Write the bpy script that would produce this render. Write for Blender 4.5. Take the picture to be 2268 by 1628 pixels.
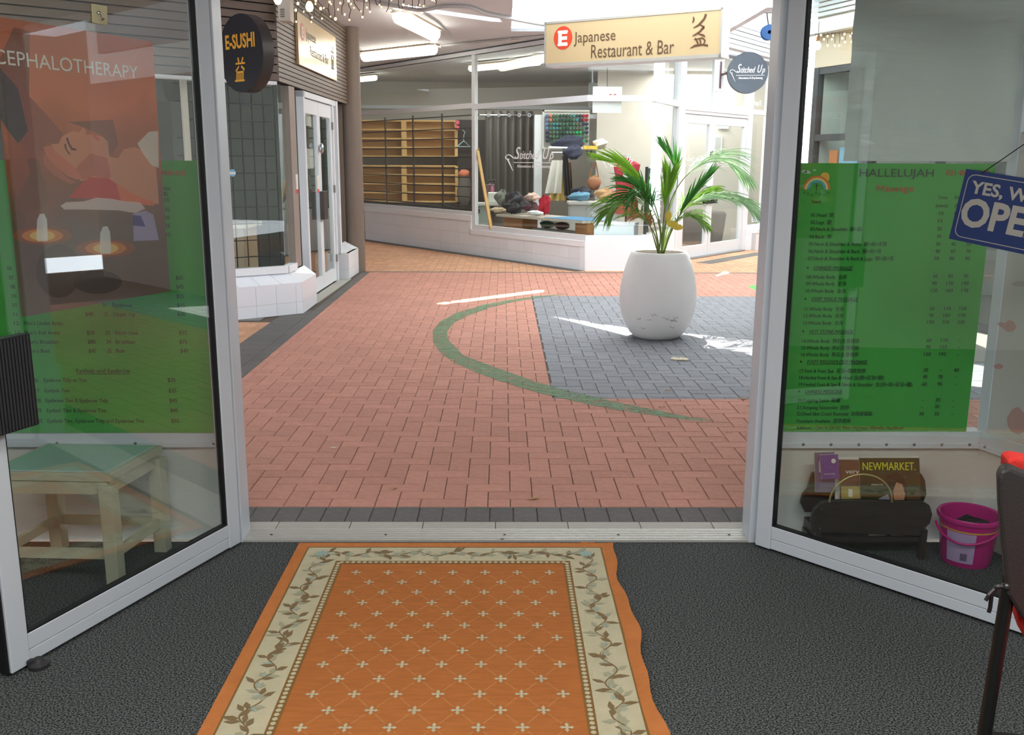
import bpy, bmesh, math, random
from mathutils import Vector, Matrix
from mathutils.geometry import delaunay_2d_cdt
random.seed(7)
for o in list(bpy.data.objects): bpy.data.objects.remove(o, do_unlink=True)
S = bpy.context.scene; COL = S.collection

# ---------------------------------------------------------------- camera
F, CX, CY, YH, H = 2110., 1134., 814., 357., 1.4876
TH = math.atan((CY-YH)/F); YAW = math.atan((CX-1112)/F*math.cos(TH)); ROLL = 0.0045
fw0 = Vector((math.sin(YAW), math.cos(YAW), 0)); rt0 = Vector((math.cos(YAW), -math.sin(YAW), 0)); up0 = Vector((0, 0, 1))
FW = fw0*math.cos(TH)-up0*math.sin(TH); UP = up0*math.cos(TH)+fw0*math.sin(TH)
RT = rt0*math.cos(ROLL)+UP*math.sin(ROLL); UP = UP*math.cos(ROLL)-rt0*math.sin(ROLL)
CAMP = Vector((0, 0, H))
cam = bpy.data.objects.new('camera', bpy.data.cameras.new('camera')); COL.objects.link(cam)
cam.data.sensor_width = 36; cam.data.lens = F/2268*36; cam.data.clip_start = .05; cam.data.clip_end = 200
cam.matrix_world = Matrix((( RT.x, UP.x, -FW.x, 0), (RT.y, UP.y, -FW.y, 0), (RT.z, UP.z, -FW.z, H), (0, 0, 0, 1)))
S.camera = cam

# ---------------------------------------------------------------- light and exposure
w = bpy.data.worlds.new('world'); S.world = w; w.use_nodes = True
bg = w.node_tree.nodes['Background']; bg.inputs[0].default_value = (.86, .93, 1, 1); bg.inputs[1].default_value = 5.9
sun = bpy.data.objects.new('sun', bpy.data.lights.new('sun', 'SUN')); COL.objects.link(sun)
sun.data.energy = 17; sun.data.angle = .009; sun.data.color = (1, .95, .87)
SV = Vector((-.15, .35, .92)).normalized(); sun.rotation_euler = SV.to_track_quat('Z', 'Y').to_euler()
for i, (lx, ly) in enumerate([(-1.0, .8), (1.2, .8), (0, -1.2)]):
    l = bpy.data.objects.new('room_light', bpy.data.lights.new('room_light', 'AREA')); COL.objects.link(l)
    l.data.shape = 'RECTANGLE'; l.data.size = 1.3; l.data.size_y = .45; l.data.energy = 50; l.data.color = (1, .97, .93); l.location = (lx, ly, 2.54)  # unseen area lamps added to brighten the room
vs = S.view_settings; vs.view_transform = 'Standard'; vs.look = 'None'; vs.gamma = 1; vs.exposure = 0.0; vs.use_curve_mapping = False
try: S.cycles.transparent_max_bounces = 24
except Exception: pass

# ---------------------------------------------------------------- helpers: picture geometry
def ray(x, y): return FW+RT*((x-CX)/F)-UP*((y-CY)/F)
def g(x, y, z=0.):
    d = ray(x, y); return CAMP+d*((z-H)/d.z)
def onp(x, y, P, Q):
    d = ray(x, y); nx, ny = -(Q[1]-P[1]), Q[0]-P[0]
    return CAMP+d*((nx*P[0]+ny*P[1])/(nx*d.x+ny*d.y))
def at(x, y, D): return onp(x, y, (0, D), (1, D))
# ---------------------------------------------------------------- helpers: materials
def lin(c): return tuple(((v/255)/12.92 if v/255 < .04045 else ((v/255+.055)/1.055)**2.4) for v in c)
MATS = {}
def mat(name, rgb, rough=.6, metal=0, var=0, vscale=8, bump=0, bscale=60, spec=.5, emit=0, stretch=None, rnd=0, trans=0):
    if name in MATS: return MATS[name]
    m = bpy.data.materials.new(name); m.use_nodes = True; nt = m.node_tree; b = nt.nodes['Principled BSDF']
    c = lin(rgb)+(1,)
    b.inputs['Base Color'].default_value = c; b.inputs['Roughness'].default_value = rough; b.inputs['Metallic'].default_value = metal
    b.inputs['Specular IOR Level'].default_value = spec
    tc = nt.nodes.new('ShaderNodeTexCoord'); vec = tc.outputs['Object']
    if stretch:
        mp = nt.nodes.new('ShaderNodeMapping'); mp.inputs['Scale'].default_value = stretch; nt.links.new(vec, mp.inputs[0]); vec = mp.outputs[0]
    hsv = None
    if var or rnd:
        hsv = nt.nodes.new('ShaderNodeHueSaturation'); hsv.inputs['Color'].default_value = c
        nt.links.new(hsv.outputs[0], b.inputs['Base Color']); last = None
        if var:
            n = nt.nodes.new('ShaderNodeTexNoise'); n.inputs['Scale'].default_value = vscale; n.inputs['Detail'].default_value = 6
            nt.links.new(vec, n.inputs['Vector'])
            mr = nt.nodes.new('ShaderNodeMapRange'); mr.inputs['From Min'].default_value = .3; mr.inputs['From Max'].default_value = .7
            mr.inputs['To Min'].default_value = 1-var; mr.inputs['To Max'].default_value = 1+var
            nt.links.new(n.outputs['Fac'], mr.inputs['Value']); last = mr.outputs[0]
        if rnd:
            oi = nt.nodes.new('ShaderNodeObjectInfo'); ge = nt.nodes.new('ShaderNodeNewGeometry')
            a = nt.nodes.new('ShaderNodeMath'); a.operation = 'ADD'; fr = nt.nodes.new('ShaderNodeMath'); fr.operation = 'FRACT'
            nt.links.new(oi.outputs['Random'], a.inputs[0]); nt.links.new(ge.outputs['Random Per Island'], a.inputs[1]); nt.links.new(a.outputs[0], fr.inputs[0])
            mr2 = nt.nodes.new('ShaderNodeMapRange'); mr2.inputs['To Min'].default_value = 1-rnd; mr2.inputs['To Max'].default_value = 1+rnd
            nt.links.new(fr.outputs[0], mr2.inputs['Value'])
            if last:
                mu = nt.nodes.new('ShaderNodeMath'); mu.operation = 'MULTIPLY'; nt.links.new(last, mu.inputs[0]); nt.links.new(mr2.outputs[0], mu.inputs[1]); last = mu.outputs[0]
            else: last = mr2.outputs[0]
        nt.links.new(last, hsv.inputs['Value'])
    if bump:
        n2 = nt.nodes.new('ShaderNodeTexNoise'); n2.inputs['Scale'].default_value = bscale; n2.inputs['Detail'].default_value = 4; nt.links.new(vec, n2.inputs['Vector'])
        bp = nt.nodes.new('ShaderNodeBump'); bp.inputs['Strength'].default_value = bump; bp.inputs['Distance'].default_value = .01
        nt.links.new(n2.outputs['Fac'], bp.inputs['Height']); nt.links.new(bp.outputs[0], b.inputs['Normal'])
    if emit:
        b.inputs['Emission Color'].default_value = c; b.inputs['Emission Strength'].default_value = emit
    MATS[name] = m; return m
def glassmat(name, tint=(.93, .97, .95), boost=1.0, rough=0.0):
    m = bpy.data.materials.new(name); m.use_nodes = True; nt = m.node_tree; nt.nodes.clear()
    o = nt.nodes.new('ShaderNodeOutputMaterial'); mx = nt.nodes.new('ShaderNodeMixShader'); tr = nt.nodes.new('ShaderNodeBsdfTransparent'); gl = nt.nodes.new('ShaderNodeBsdfGlossy')
    fr = nt.nodes.new('ShaderNodeFresnel'); fr.inputs[0].default_value = 1.5; mu = nt.nodes.new('ShaderNodeMath'); mu.operation = 'MULTIPLY'; mu.inputs[1].default_value = boost; mu.use_clamp = True
    ge = nt.nodes.new('ShaderNodeNewGeometry')
    # the same fresnel from both sides of the thin pane
    mi = nt.nodes.new('ShaderNodeMapRange'); mi.inputs['To Min'].default_value = 1.5; mi.inputs['To Max'].default_value = 1/1.5
    nt.links.new(ge.outputs['Backfacing'], mi.inputs['Value']); nt.links.new(mi.outputs[0], fr.inputs[0])
    tr.inputs[0].default_value = tint+(1,); gl.inputs['Roughness'].default_value = rough; gl.inputs[0].default_value = (1, 1, 1, 1)
    nt.links.new(fr.outputs[0], mu.inputs[0]); nt.links.new(mu.outputs[0], mx.inputs[0]); nt.links.new(tr.outputs[0], mx.inputs[1]); nt.links.new(gl.outputs[0], mx.inputs[2]); nt.links.new(mx.outputs[0], o.inputs[0])
    MATS[name] = m; return m
GLASS = glassmat('door_glass', (.94, .97, .96), 1.7); SHOPGLASS = glassmat('shop_glass', (.95, .98, .97), .8); CLEAR = glassmat('clear_glass', (.97, .99, .98), 1)
# ---------------------------------------------------------------- helpers: meshes
def wloc(o):
    v = Vector((0, 0, 0))
    while o is not None: v = v+o.location; o = o.parent
    return v
class MB:
    def __init__(s): s.v = []; s.f = []; s.mi = []; s.cur = 0
    def add(s, vs, fs):
        n = len(s.v); s.v += [tuple(p) for p in vs]; s.f += [tuple(i+n for i in f) for f in fs]; s.mi += [s.cur]*len(fs); return s
    def hexa(s, p):   # 8 points, bottom ring then top ring
        return s.add(p, [(3, 2, 1, 0), (4, 5, 6, 7), (0, 1, 5, 4), (1, 2, 6, 5), (2, 3, 7, 6), (3, 0, 4, 7)])
    def box(s, x0, y0, z0, x1, y1, z1):
        return s.hexa([(x0, y0, z0), (x1, y0, z0), (x1, y1, z0), (x0, y1, z0), (x0, y0, z1), (x1, y0, z1), (x1, y1, z1), (x0, y1, z1)])
    def obox(s, c, u, v, w_):   # centre and three half axes
        c, u, v, w_ = Vector(c), Vector(u), Vector(v), Vector(w_)
        return s.hexa([c-u-v-w_, c+u-v-w_, c+u+v-w_, c-u+v-w_, c-u-v+w_, c+u-v+w_, c+u+v+w_, c-u+v+w_])
    def bar(s, a, b, wd, th, up=(0, 0, 1)):   # rectangular bar from a to b
        a, b = Vector(a), Vector(b); d = (b-a).normalized(); up = Vector(up); sd = d.cross(up)
        if sd.length < 1e-4: sd = d.cross(Vector((1, 0, 0)))
        sd.normalize(); u2 = sd.cross(d)
        return s.obox((a+b)/2, (b-a)/2, sd*wd/2, u2*th/2)
    def seg(s, P, Q, s0, s1, z0, z1, d0, d1):   # slab along plan line P>Q (Q right of P); d>0 towards the viewer
        P, Q = Vector((P[0], P[1], 0)), Vector((Q[0], Q[1], 0)); u = (Q-P).normalized(); n = Vector((u.y, -u.x, 0))
        a = P+u*s0; b = P+u*s1
        return s.hexa([a+n*d1+Vector((0, 0, z0)), b+n*d1+Vector((0, 0, z0)), b+n*d0+Vector((0, 0, z0)), a+n*d0+Vector((0, 0, z0)),
                       a+n*d1+Vector((0, 0, z1)), b+n*d1+Vector((0, 0, z1)), b+n*d0+Vector((0, 0, z1)), a+n*d0+Vector((0, 0, z1))])
    def tube(s, pts, r, n=8, cap=True):
        pts = [Vector(p) for p in pts]; rs = r if isinstance(r, (list, tuple)) else [r]*len(pts); vs = []; fs = []; ref = None
        for i, p in enumerate(pts):
            d = (pts[min(i+1, len(pts)-1)]-pts[max(i-1, 0)]).normalized()
            if ref is None: ref = d.orthogonal().normalized()
            a = (ref-d*ref.dot(d)); a = a.normalized() if a.length > 1e-5 else d.orthogonal().normalized(); ref = a; b = d.cross(a)
            vs += [p+(a*math.cos(2*math.pi*k/n)+b*math.sin(2*math.pi*k/n))*rs[i] for k in range(n)]
        for i in range(len(pts)-1):
            for k in range(n): fs.append((i*n+k, i*n+(k+1) % n, (i+1)*n+(k+1) % n, (i+1)*n+k))
        if cap: fs.append(tuple(range(n))[::-1]); fs.append(tuple((len(pts)-1)*n+k for k in range(n)))
        return s.add(vs, fs)
    def lathe(s, c, prof, n=24, M=None, capb=True, capt=False):
        c = Vector(c); vs = []; fs = []
        for r, z in prof:
            for k in range(n):
                p = Vector((r*math.cos(2*math.pi*k/n), r*math.sin(2*math.pi*k/n), z))
                vs.append(c+(M @ p if M else p))
        for i in range(len(prof)-1):
            for k in range(n): fs.append((i*n+k, i*n+(k+1) % n, (i+1)*n+(k+1) % n, (i+1)*n+k))
        if capb: fs.append(tuple(range(n))[::-1])
        if capt: fs.append(tuple((len(prof)-1)*n+k for k in range(n)))
        return s.add(vs, fs)
    def prism(s, pts, off):    # polygon extruded by off
        pts = [Vector(p) for p in pts]; off = Vector(off); n = len(pts)
        return s.add(pts+[p+off for p in pts], [tuple(range(n))[::-1], tuple(range(n, 2*n))]+[(i, (i+1) % n, n+(i+1) % n, n+i) for i in range(n)])
    def poly(s, pts): return s.add(pts, [tuple(range(len(pts)))])
    def blob(s, c, rx, ry, rz, n=10, m=7, noise=.0, seed=0, rot=0):
        rnd = random.Random(seed); vs = []; fs = []; c = Vector(c); ph = [rnd.uniform(0, 6) for _ in range(6)]
        for i in range(m+1):
            t = math.pi*i/m
            for k in range(n):
                a = 2*math.pi*k/n; q = 1+noise*(math.sin(3*a+ph[0]+2*t)+math.sin(5*t+ph[1]+2*a)*.7+math.sin(7*a+ph[2])*.4)
                x, y = rx*q*math.sin(t)*math.cos(a), ry*q*math.sin(t)*math.sin(a)
                vs.append(c+Vector((x*math.cos(rot)-y*math.sin(rot), x*math.sin(rot)+y*math.cos(rot), rz*q*math.cos(t))))
        for i in range(m):
            for k in range(n): fs.append((i*n+k, (i+1)*n+k, (i+1)*n+(k+1) % n, i*n+(k+1) % n))
        return s.add(vs, fs)
    def surf(s, fn, nu, nv):
        return s.add([fn(i/nu, j/nv) for j in range(nv+1) for i in range(nu+1)],
                     [(j*(nu+1)+i, j*(nu+1)+i+1, (j+1)*(nu+1)+i+1, (j+1)*(nu+1)+i) for j in range(nv) for i in range(nu)])
    def text(s, st, o, u, v, size, width=None, bold=0, shear=0, align='LEFT', ext=0, sx=1, mirror=False, depth=.0012):
        if 0 < bold <= .02:   # a heavier face: the same letters laid twice, a hair apart
            uu = Vector(u).normalized()*(bold*size*.9)
            for q in (-1, 1): s.text(st, Vector(o)+uu*q, u, v, size, width, 0, shear, align, ext, sx, mirror, depth+.00005*q)
            return s
        vs, fs = glyphs(st, bold, shear)
        if not vs: return s
        x0 = min(p[0] for p in vs); x1 = max(p[0] for p in vs)
        k = (width/((x1-x0)*size)) if width else sx
        o, u, v = Vector(o), Vector(u).normalized(), Vector(v).normalized(); n = u.cross(v)
        dx = -x0 if align == 'LEFT' else (-(x0+x1)/2 if align == 'CENTER' else -x1)
        return s.add([o+u*((p[0]+dx)*size*k)+v*(p[1]*size)+n*depth for p in vs], fs)
    def ptext(s, st, P, Q, x0, x1, y, h, off=.002, **kw):   # text fitted between picture columns on the plane PQ; h = cap height in pixels
        a = onp(x0, y, P, Q); b = onp(x1, y, P, Q); c = onp(x0, y-h, P, Q)
        u = Vector((Q[0]-P[0], Q[1]-P[1], 0)).normalized()
        return s.text(st, a, u, (0, 0, 1), (c.z-a.z)/.72, width=(b-a).dot(u), depth=off, **kw)
    def build(s, name, m, parent=None, smooth=False, bev=0, recalc=True):
        me = bpy.data.meshes.new(name); off = wloc(parent) if parent else Vector((0, 0, 0))
        me.from_pydata([(p[0]-off.x, p[1]-off.y, p[2]-off.z) for p in s.v], [], s.f)
        ms = m if isinstance(m, (list, tuple)) else [m]
        for x in ms: me.materials.append(x)
        if len(ms) > 1: me.polygons.foreach_set('material_index', s.mi)
        if recalc:
            b = bmesh.new(); b.from_mesh(me); bmesh.ops.recalc_face_normals(b, faces=b.faces)
            b.to_mesh(me); b.free()
        if smooth:
            me.polygons.foreach_set('use_smooth', [True]*len(me.polygons))
            try: me.set_sharp_from_angle(angle=math.radians(50))
            except Exception: pass
        me.update()
        o = bpy.data.objects.new(name, me); COL.objects.link(o)
        if parent: o.parent = parent
        if bev:
            bm_ = o.modifiers.new('bevel', 'BEVEL'); bm_.width = bev; bm_.segments = 2; bm_.limit_method = 'ANGLE'
        return o
_G = {}
def glyphs(st, bold=0, shear=0):
    key = (st, bold, shear)
    if key not in _G:
        c = bpy.data.curves.new('t', 'FONT'); c.body = st; c.size = 1; c.resolution_u = 3; c.offset = bold; c.shear = shear
        o = bpy.data.objects.new('t', c); me = o.to_mesh()
        _G[key] = ([tuple(p.co) for p in me.vertices], [tuple(p.vertices) for p in me.polygons])
        o.to_mesh_clear(); bpy.data.objects.remove(o); bpy.data.curves.remove(c)
    return _G[key]
def tag(o, label=None, cat=None, group=None, kind=None):
    if label: o['label'] = label
    if cat: o['category'] = cat
    if group: o['group'] = group
    if kind: o['kind'] = kind
    return o
def thing(name, loc, label, cat, group=None):
    o = bpy.data.objects.new(name, None); COL.objects.link(o); o.location = loc; o.empty_display_size = .1
    return tag(o, label, cat, group)
def struct(name, loc=(0, 0, 0)):
    o = bpy.data.objects.new(name, None); COL.objects.link(o); o.location = loc; o['kind'] = 'structure'; return o
def ST(name, mb, m, **k):
    o = mb.build(name, m, **k); o['kind'] = 'structure'; return o
def dup(root, loc, label=None):
    r = root.copy(); COL.objects.link(r); r.location = loc
    if label: r['label'] = label
    for ch in list(root.children):
        c = ch.copy(); COL.objects.link(c); c.parent = r
        for gch in list(ch.children):
            d = gch.copy(); COL.objects.link(d); d.parent = c
    return r
def stuff(o): o['kind'] = 'stuff'; return o
def plen(P, Q): return math.hypot(Q[0]-P[0], Q[1]-P[1])
def sco(p, P, Q):    # distance of p along P>Q
    return ((p[0]-P[0])*(Q[0]-P[0])+(p[1]-P[1])*(Q[1]-P[1]))/plen(P, Q)

# ---------------------------------------------------------------- materials
WHITEP = mat('white_painted_aluminium', (226, 230, 236), .35); DOORW = mat('pale_grey_door_aluminium', (205, 214, 224), .32)
GASKET = mat('black_gasket', (16, 18, 22), .5); PLASTER = mat('white_plaster', (205, 205, 200), .8, bump=.15, bscale=120)
ROOMW = mat('room_plaster', (190, 188, 182), .85); CEIL = mat('painted_soffit', (222, 226, 232), .8, var=.03, vscale=2)
TILEW = mat('white_glazed_tile', (236, 239, 246), .25, rnd=.02); GROUT = mat('grout', (196, 197, 200), .9); TRIMW = mat('white_trim', (238, 241, 246), .5)
BROWN = mat('brown_column_paint', (122, 108, 97), .55, var=.03); CLAD = mat('brown_stained_cladding', (114, 98, 87), .45, var=.12, vscale=5, stretch=(1, 1, 12), rnd=.08)
BLACK = mat('black_satin', (18, 18, 20), .4); DARK = mat('dark_backing', (30, 26, 24), .8); CHROME = mat('brushed_metal', (190, 192, 195), .25, 1)
# ================================================================ SETTING: our shop
WP, WQ = (-3.2, 3.6), (3.2, 3.6)          # plan line of the shop front
FL = MB().box(-3.3, -2.6, -.06, 3.1, 3.575, 0)
carpet = bpy.data.materials.new('charcoal_carpet'); carpet.use_nodes = True; nt = carpet.node_tree; b = nt.nodes['Principled BSDF']; b.inputs['Roughness'].default_value = .95; b.inputs['Specular IOR Level'].default_value = .1
tc = nt.nodes.new('ShaderNodeTexCoord'); mp = nt.nodes.new('ShaderNodeMapping'); mp.inputs['Scale'].default_value = (185, 215, 100)
n1 = nt.nodes.new('ShaderNodeTexNoise'); n1.inputs['Scale'].default_value = 1; n1.inputs['Detail'].default_value = 3; n1.inputs['Roughness'].default_value = .55; n2 = nt.nodes.new('ShaderNodeTexNoise'); n2.inputs['Scale'].default_value = 3
cr = nt.nodes.new('ShaderNodeValToRGB'); cr.color_ramp.elements[0].position = .40; cr.color_ramp.elements[0].color = lin((16, 18, 20))+(1,); cr.color_ramp.elements[1].position = .64; cr.color_ramp.elements[1].color = lin((112, 116, 116))+(1,)
nt.links.new(tc.outputs['Object'], mp.inputs[0]); nt.links.new(mp.outputs[0], n1.inputs['Vector']); nt.links.new(n1.outputs['Fac'], cr.inputs[0]); nt.links.new(cr.outputs[0], b.inputs['Base Color'])
bp = nt.nodes.new('ShaderNodeBump'); bp.inputs['Strength'].default_value = .15; bp.inputs['Distance'].default_value = .004; nt.links.new(n1.outputs['Fac'], bp.inputs['Height']); nt.links.new(bp.outputs[0], b.inputs['Normal'])
ST('floor', FL, carpet)
ST('ceiling', MB().box(-3.3, -2.6, 2.6, 3.2, 3.7, 2.7), ROOMW)
ST('wall_left', MB().box(-3.4, -2.6, 0, -3.3, 3.7, 2.6), ROOMW)
ST('wall_back', MB().box(-3.3, -2.7, 0, 3.3, -2.6, 2.6), ROOMW)
# low plaster walls under the shop windows, header above the door
lw = MB(); lw.box(-3.3, 3.6, 0, -1.075, 3.72, .385); ST('wall_front', lw, PLASTER)
hd = MB(); hd.box(-3.3, 3.58, 2.16, 3.1, 3.72, 3.1); ST('trim_1', hd, PLASTER)
rw = MB(); rw.box(1.03, 3.6, 0, 1.95, 3.72, .385)
RC = (1.885, 3.6); RD = (2.75, 1.25)       # right window corner and the angled right wall
rw2 = MB(); rw2.seg(RC, RD, 0, plen(RC, RD), 0, .385, -.12, 0); ST('wall_front.001', rw, PLASTER); ST('wall_right', rw2, PLASTER)
rw3 = MB(); rw3.box(2.75, -2.6, 0, 2.87, 1.25, 2.6); ST('wall_right.001', rw3, ROOMW)
hd2 = MB(); hd2.seg(RC, RD, 0, plen(RC, RD), 2.16, 2.6, -.12, 0); ST('trim_2', hd2, PLASTER)
# window frames with their panes
def shopwin(name, P, Q, s0, s1, posts, z0=.39, z1=2.16):
    wd = struct(name, (P[0], P[1], 0))
    m = MB(); m.seg(P, Q, s0, s1, z0, z0+.068, -.05, .012); m.seg(P, Q, s0, s1, z0, z0+.02, -.05, .022); m.build('sill_rail', DOORW, wd, bev=.002)
    MB().seg(P, Q, s0, s1, z1-.06, z1, -.05, .012).build('head_rail', DOORW, wd)
    for p in posts: MB().seg(P, Q, p-.022, p+.022, z0+.068, z1-.06, -.05, .01).build('mullion', DOORW, wd, bev=.002)
    MB().seg(P, Q, s0+.01, s1-.01, z0+.07, z1-.06, -.024, -.018).build('pane', CLEAR, wd)
    sc = MB()
    for k in range(8):
        t = s0+.05+(s1-s0-.1)*k/7
        c = MB_point(P, Q, t, z0+.018, .024); sc.lathe(c, [(.006, 0), (.006, .002), (.003, .003)], 8, Matrix.Rotation(math.pi/2, 3, 'X'), capt=True)
    sc.build('screw', CHROME, wd)
    return wd
def MB_point(P, Q, s0, z, d):
    P, Q = Vector((P[0], P[1], 0)), Vector((Q[0], Q[1], 0)); u = (Q-P).normalized(); n = Vector((u.y, -u.x, 0)); return P+u*s0+n*d+Vector((0, 0, z))
shopwin('window_1', (-3.3, 3.6), (-1.07, 3.6), 0, 2.225, [.02, 1.15, 2.2])
shopwin('window_2', (1.02, 3.6), RC, 0, .865, [.02])
shopwin('window_3', RC, RD, .0, 2.4, [.012, 2.38])
# door frame: jambs and head; the aluminium sill track and stone tiles
jb = struct('door_frame', (0, 3.6, 0)); jb.name = 'trim_3'
MB().box(-1.075, 3.565, 0, -1.03, 3.68, 2.16).build('jamb', DOORW, jb, bev=.003)
MB().box(.985, 3.565, 0, 1.03, 3.68, 2.16).build('jamb', DOORW, jb, bev=.003)
MB().box(-1.075, 3.565, 2.1, 1.03, 3.68, 2.16).build('head', DOORW, jb)
tk = thing('door_sill_track', (0, 3.62, 0), 'long ribbed silver aluminium sill track running between carpet and grey tiles', 'threshold')
m = MB(); m.box(-1.07, 3.572, -.02, 1.03, 3.69, .006)
for k in range(6): m.box(-1.07, 3.585+k*.018, .006, 1.03, 3.592+k*.018, .012)
m.box(-1.07, 3.572, .006, 1.03, 3.578, .010); m.build('track_profile', mat('sill_aluminium', (196, 196, 192), .4, .3), tk)
m = MB(); m.lathe((-.0, 3.580, .0105), [(.008, 0), (.008, .0008)], 10, capt=True); m.build('drain_hole', BLACK, tk)
for x in (-.93, -.47, 0.01, .47, .92): MB().lathe((x, 3.62, .0115), [(.006, 0), (.005, .002)], 8, capt=True).build('screw', mat('dark_screw', (70, 66, 60), .5, .6), tk)
# grey threshold tiles
tt = struct('threshold_tiles', (0, 3.74, 0)); tt.name = 'trim_4'
tm = mat('grey_stone_tile', (168, 166, 158), .7, var=.04, vscale=30, rnd=.03)
x = -1.24
while x < 1.3:
    MB().box(x+.0015, 3.692, -.03, x+.3015, 3.791, .0).build('tile', tm, tt, bev=.001); x += .303
# ================================================================ PAVING
SAND = mat('joint_sand', (84, 72, 62), .95)
BR = mat('red_clay_paver', (190, 138, 122), .85, var=.08, vscale=26, bump=.5, bscale=170, rnd=.07, spec=.3)
GR = mat('grey_painted_paver', (136, 138, 144), .8, var=.09, vscale=22, bump=.5, bscale=170, rnd=.07, spec=.35)
OR = mat('orange_clay_paver', (198, 152, 122), .85, var=.1, vscale=20, bump=.4, bscale=170, rnd=.1, spec=.3)
DK = mat('charcoal_paver', (104, 102, 100), .85, var=.1, vscale=30, bump=.5, bscale=170, rnd=.06, spec=.3)
ST('ground', MB().box(-9, 3.70, -.12, 9, 24, -.006), SAND)
def brickgeo(mb, x0, y0, x1, y1, h=0):
    g_ = .0016; c = .003; x0 += g_; x1 -= g_; y0 += g_; y1 -= g_
    mb.add([(x0, y0, -.02+h), (x1, y0, -.02+h), (x1, y1, -.02+h), (x0, y1, -.02+h), (x0, y0, -c+h), (x1, y0, -c+h), (x1, y1, -c+h), (x0, y1, -c+h),
            (x0+c, y0+c, h), (x1-c, y0+c, h), (x1-c, y1-c, h), (x0+c, y1-c, h)],
           [(0, 1, 5, 4), (1, 2, 6, 5), (2, 3, 7, 6), (3, 0, 4, 7), (4, 5, 9, 8), (5, 6, 10, 9), (6, 7, 11, 10), (7, 4, 8, 11), (8, 9, 10, 11)])
def inview(x, y):
    d = Vector((x, y, 0))-CAMP; z = d.dot(FW); px = CX+F*d.dot(RT)/z; return 505 < px < 1700
_bm = {}
def lay(name, m, rects, region_ok=None, nmax=300, label_struct=True):
    root = struct(name, (0, 4, 0)); rects = [r for r in rects if r[2]-r[0] > .012 and r[3]-r[1] > .012]
    rects.sort(key=lambda r: (0 if inview((r[0]+r[2])/2, (r[1]+r[3])/2) else 1, (r[1]+r[3])/2))
    rnd = random.Random(3); rest = MB()
    for i, (x0, y0, x1, y1) in enumerate(rects):
        h = rnd.uniform(-.0012, .0008)
        if i < nmax:
            w_, d_ = round(x1-x0, 4), round(y1-y0, 4); key = (m.name, w_, d_)
            if key not in _bm:
                q = MB(); brickgeo(q, -w_/2, -d_/2, w_/2, d_/2); o = q.build('brick', m, recalc=False); _bm[key] = o.data
            else:
                o = bpy.data.objects.new('brick', _bm[key]); COL.objects.link(o)
            o.parent = root; o.location = ((x0+x1)/2, (y0+y1)/2-4, h)
        else: brickgeo(rest, x0, y0, x1, y1, h)
    if rest.v: stuff(rest.build('brick_field', m, root, recalc=False))
    return root
def clip(r, R):
    x0, y0, x1, y1 = max(r[0], R[0]), max(r[1], R[1]), min(r[2], R[2]), min(r[3], R[3])
    return (x0, y0, x1, y1) if x1-x0 > .01 and y1-y0 > .01 else None
def herring(Rs, ox, oy, u=.1):
    out = []; xa = min(R[0] for R in Rs); xb = max(R[2] for R in Rs); ya = min(R[1] for R in Rs); yb = max(R[3] for R in Rs)
    for j in range(-3, int((yb-oy)/u)+4):
        i0 = int((xa-ox)/u)-6
        for i in range(i0, int((xb-ox)/u)+5):
            k = (i+j) % 4
            rr = None
            if k == 0: rr = (ox+i*u, oy+j*u, ox+(i+2)*u, oy+(j+1)*u)
            elif k == 2: rr = (ox+i*u, oy+j*u, ox+(i+1)*u, oy+(j+2)*u)
            if rr:
                for R in Rs:
                    c = clip(rr, R)
                    if c: out.append(c)
    return out
OX = .036; Y0 = 3.97
XL = -1.82; GX = .325; GY0, GY1 = 5.93, 10.7
RED = [(XL, Y0, 6, GY0), (XL, GY0, GX, GY1), (XL, GY1, 6, 13.0)]
lay('pavement', BR, herring(RED, OX, Y0))
lay('pavement.001', GR, herring([(GX, GY0, 6, GY1)], OX+.1, Y0))
sold = [(-2.2+k*.1022, 3.794, -2.2+(k+1)*.1022, Y0) for k in range(80)]
lay('pavement_border', DK, sold)
band = [(XL-.1, 3.97+k*.1, XL, 4.07+k*.1) for k in range(90)]+[(XL-.36, Y0+k*.1, XL-.1, Y0+.1+k*.1) for k in range(56)]+[(XL+k*.2, 13.0, XL+.2+k*.2, 13.08) for k in range(32)]
lay('pavement_border.001', DK, band)
lay('pavement.002', OR, herring([(-6, Y0, XL-.36, 8.85), (XL-.1, 13.08, 6, 17.5), (-6, 13.08, XL-.1, 19)], OX, Y0), nmax=120)
# darker edging strip along the tailor shop wall
A = (-2.65, 18.5); B = (1.14, 13.23); C_ = (2.05, 13.25); E_ = (2.65, 14.6); D1 = (3.96, 16.25); E2 = (4.62, 17.08)
m = MB(); m.seg(A, B, 0, plen(A, B)-.0, -.02, .003, 0, .16); m.seg(E_, D1, 0, plen(E_, D1), -.02, .003, .35, .6)
ST('pavement_border.002', m, DK)
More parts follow.
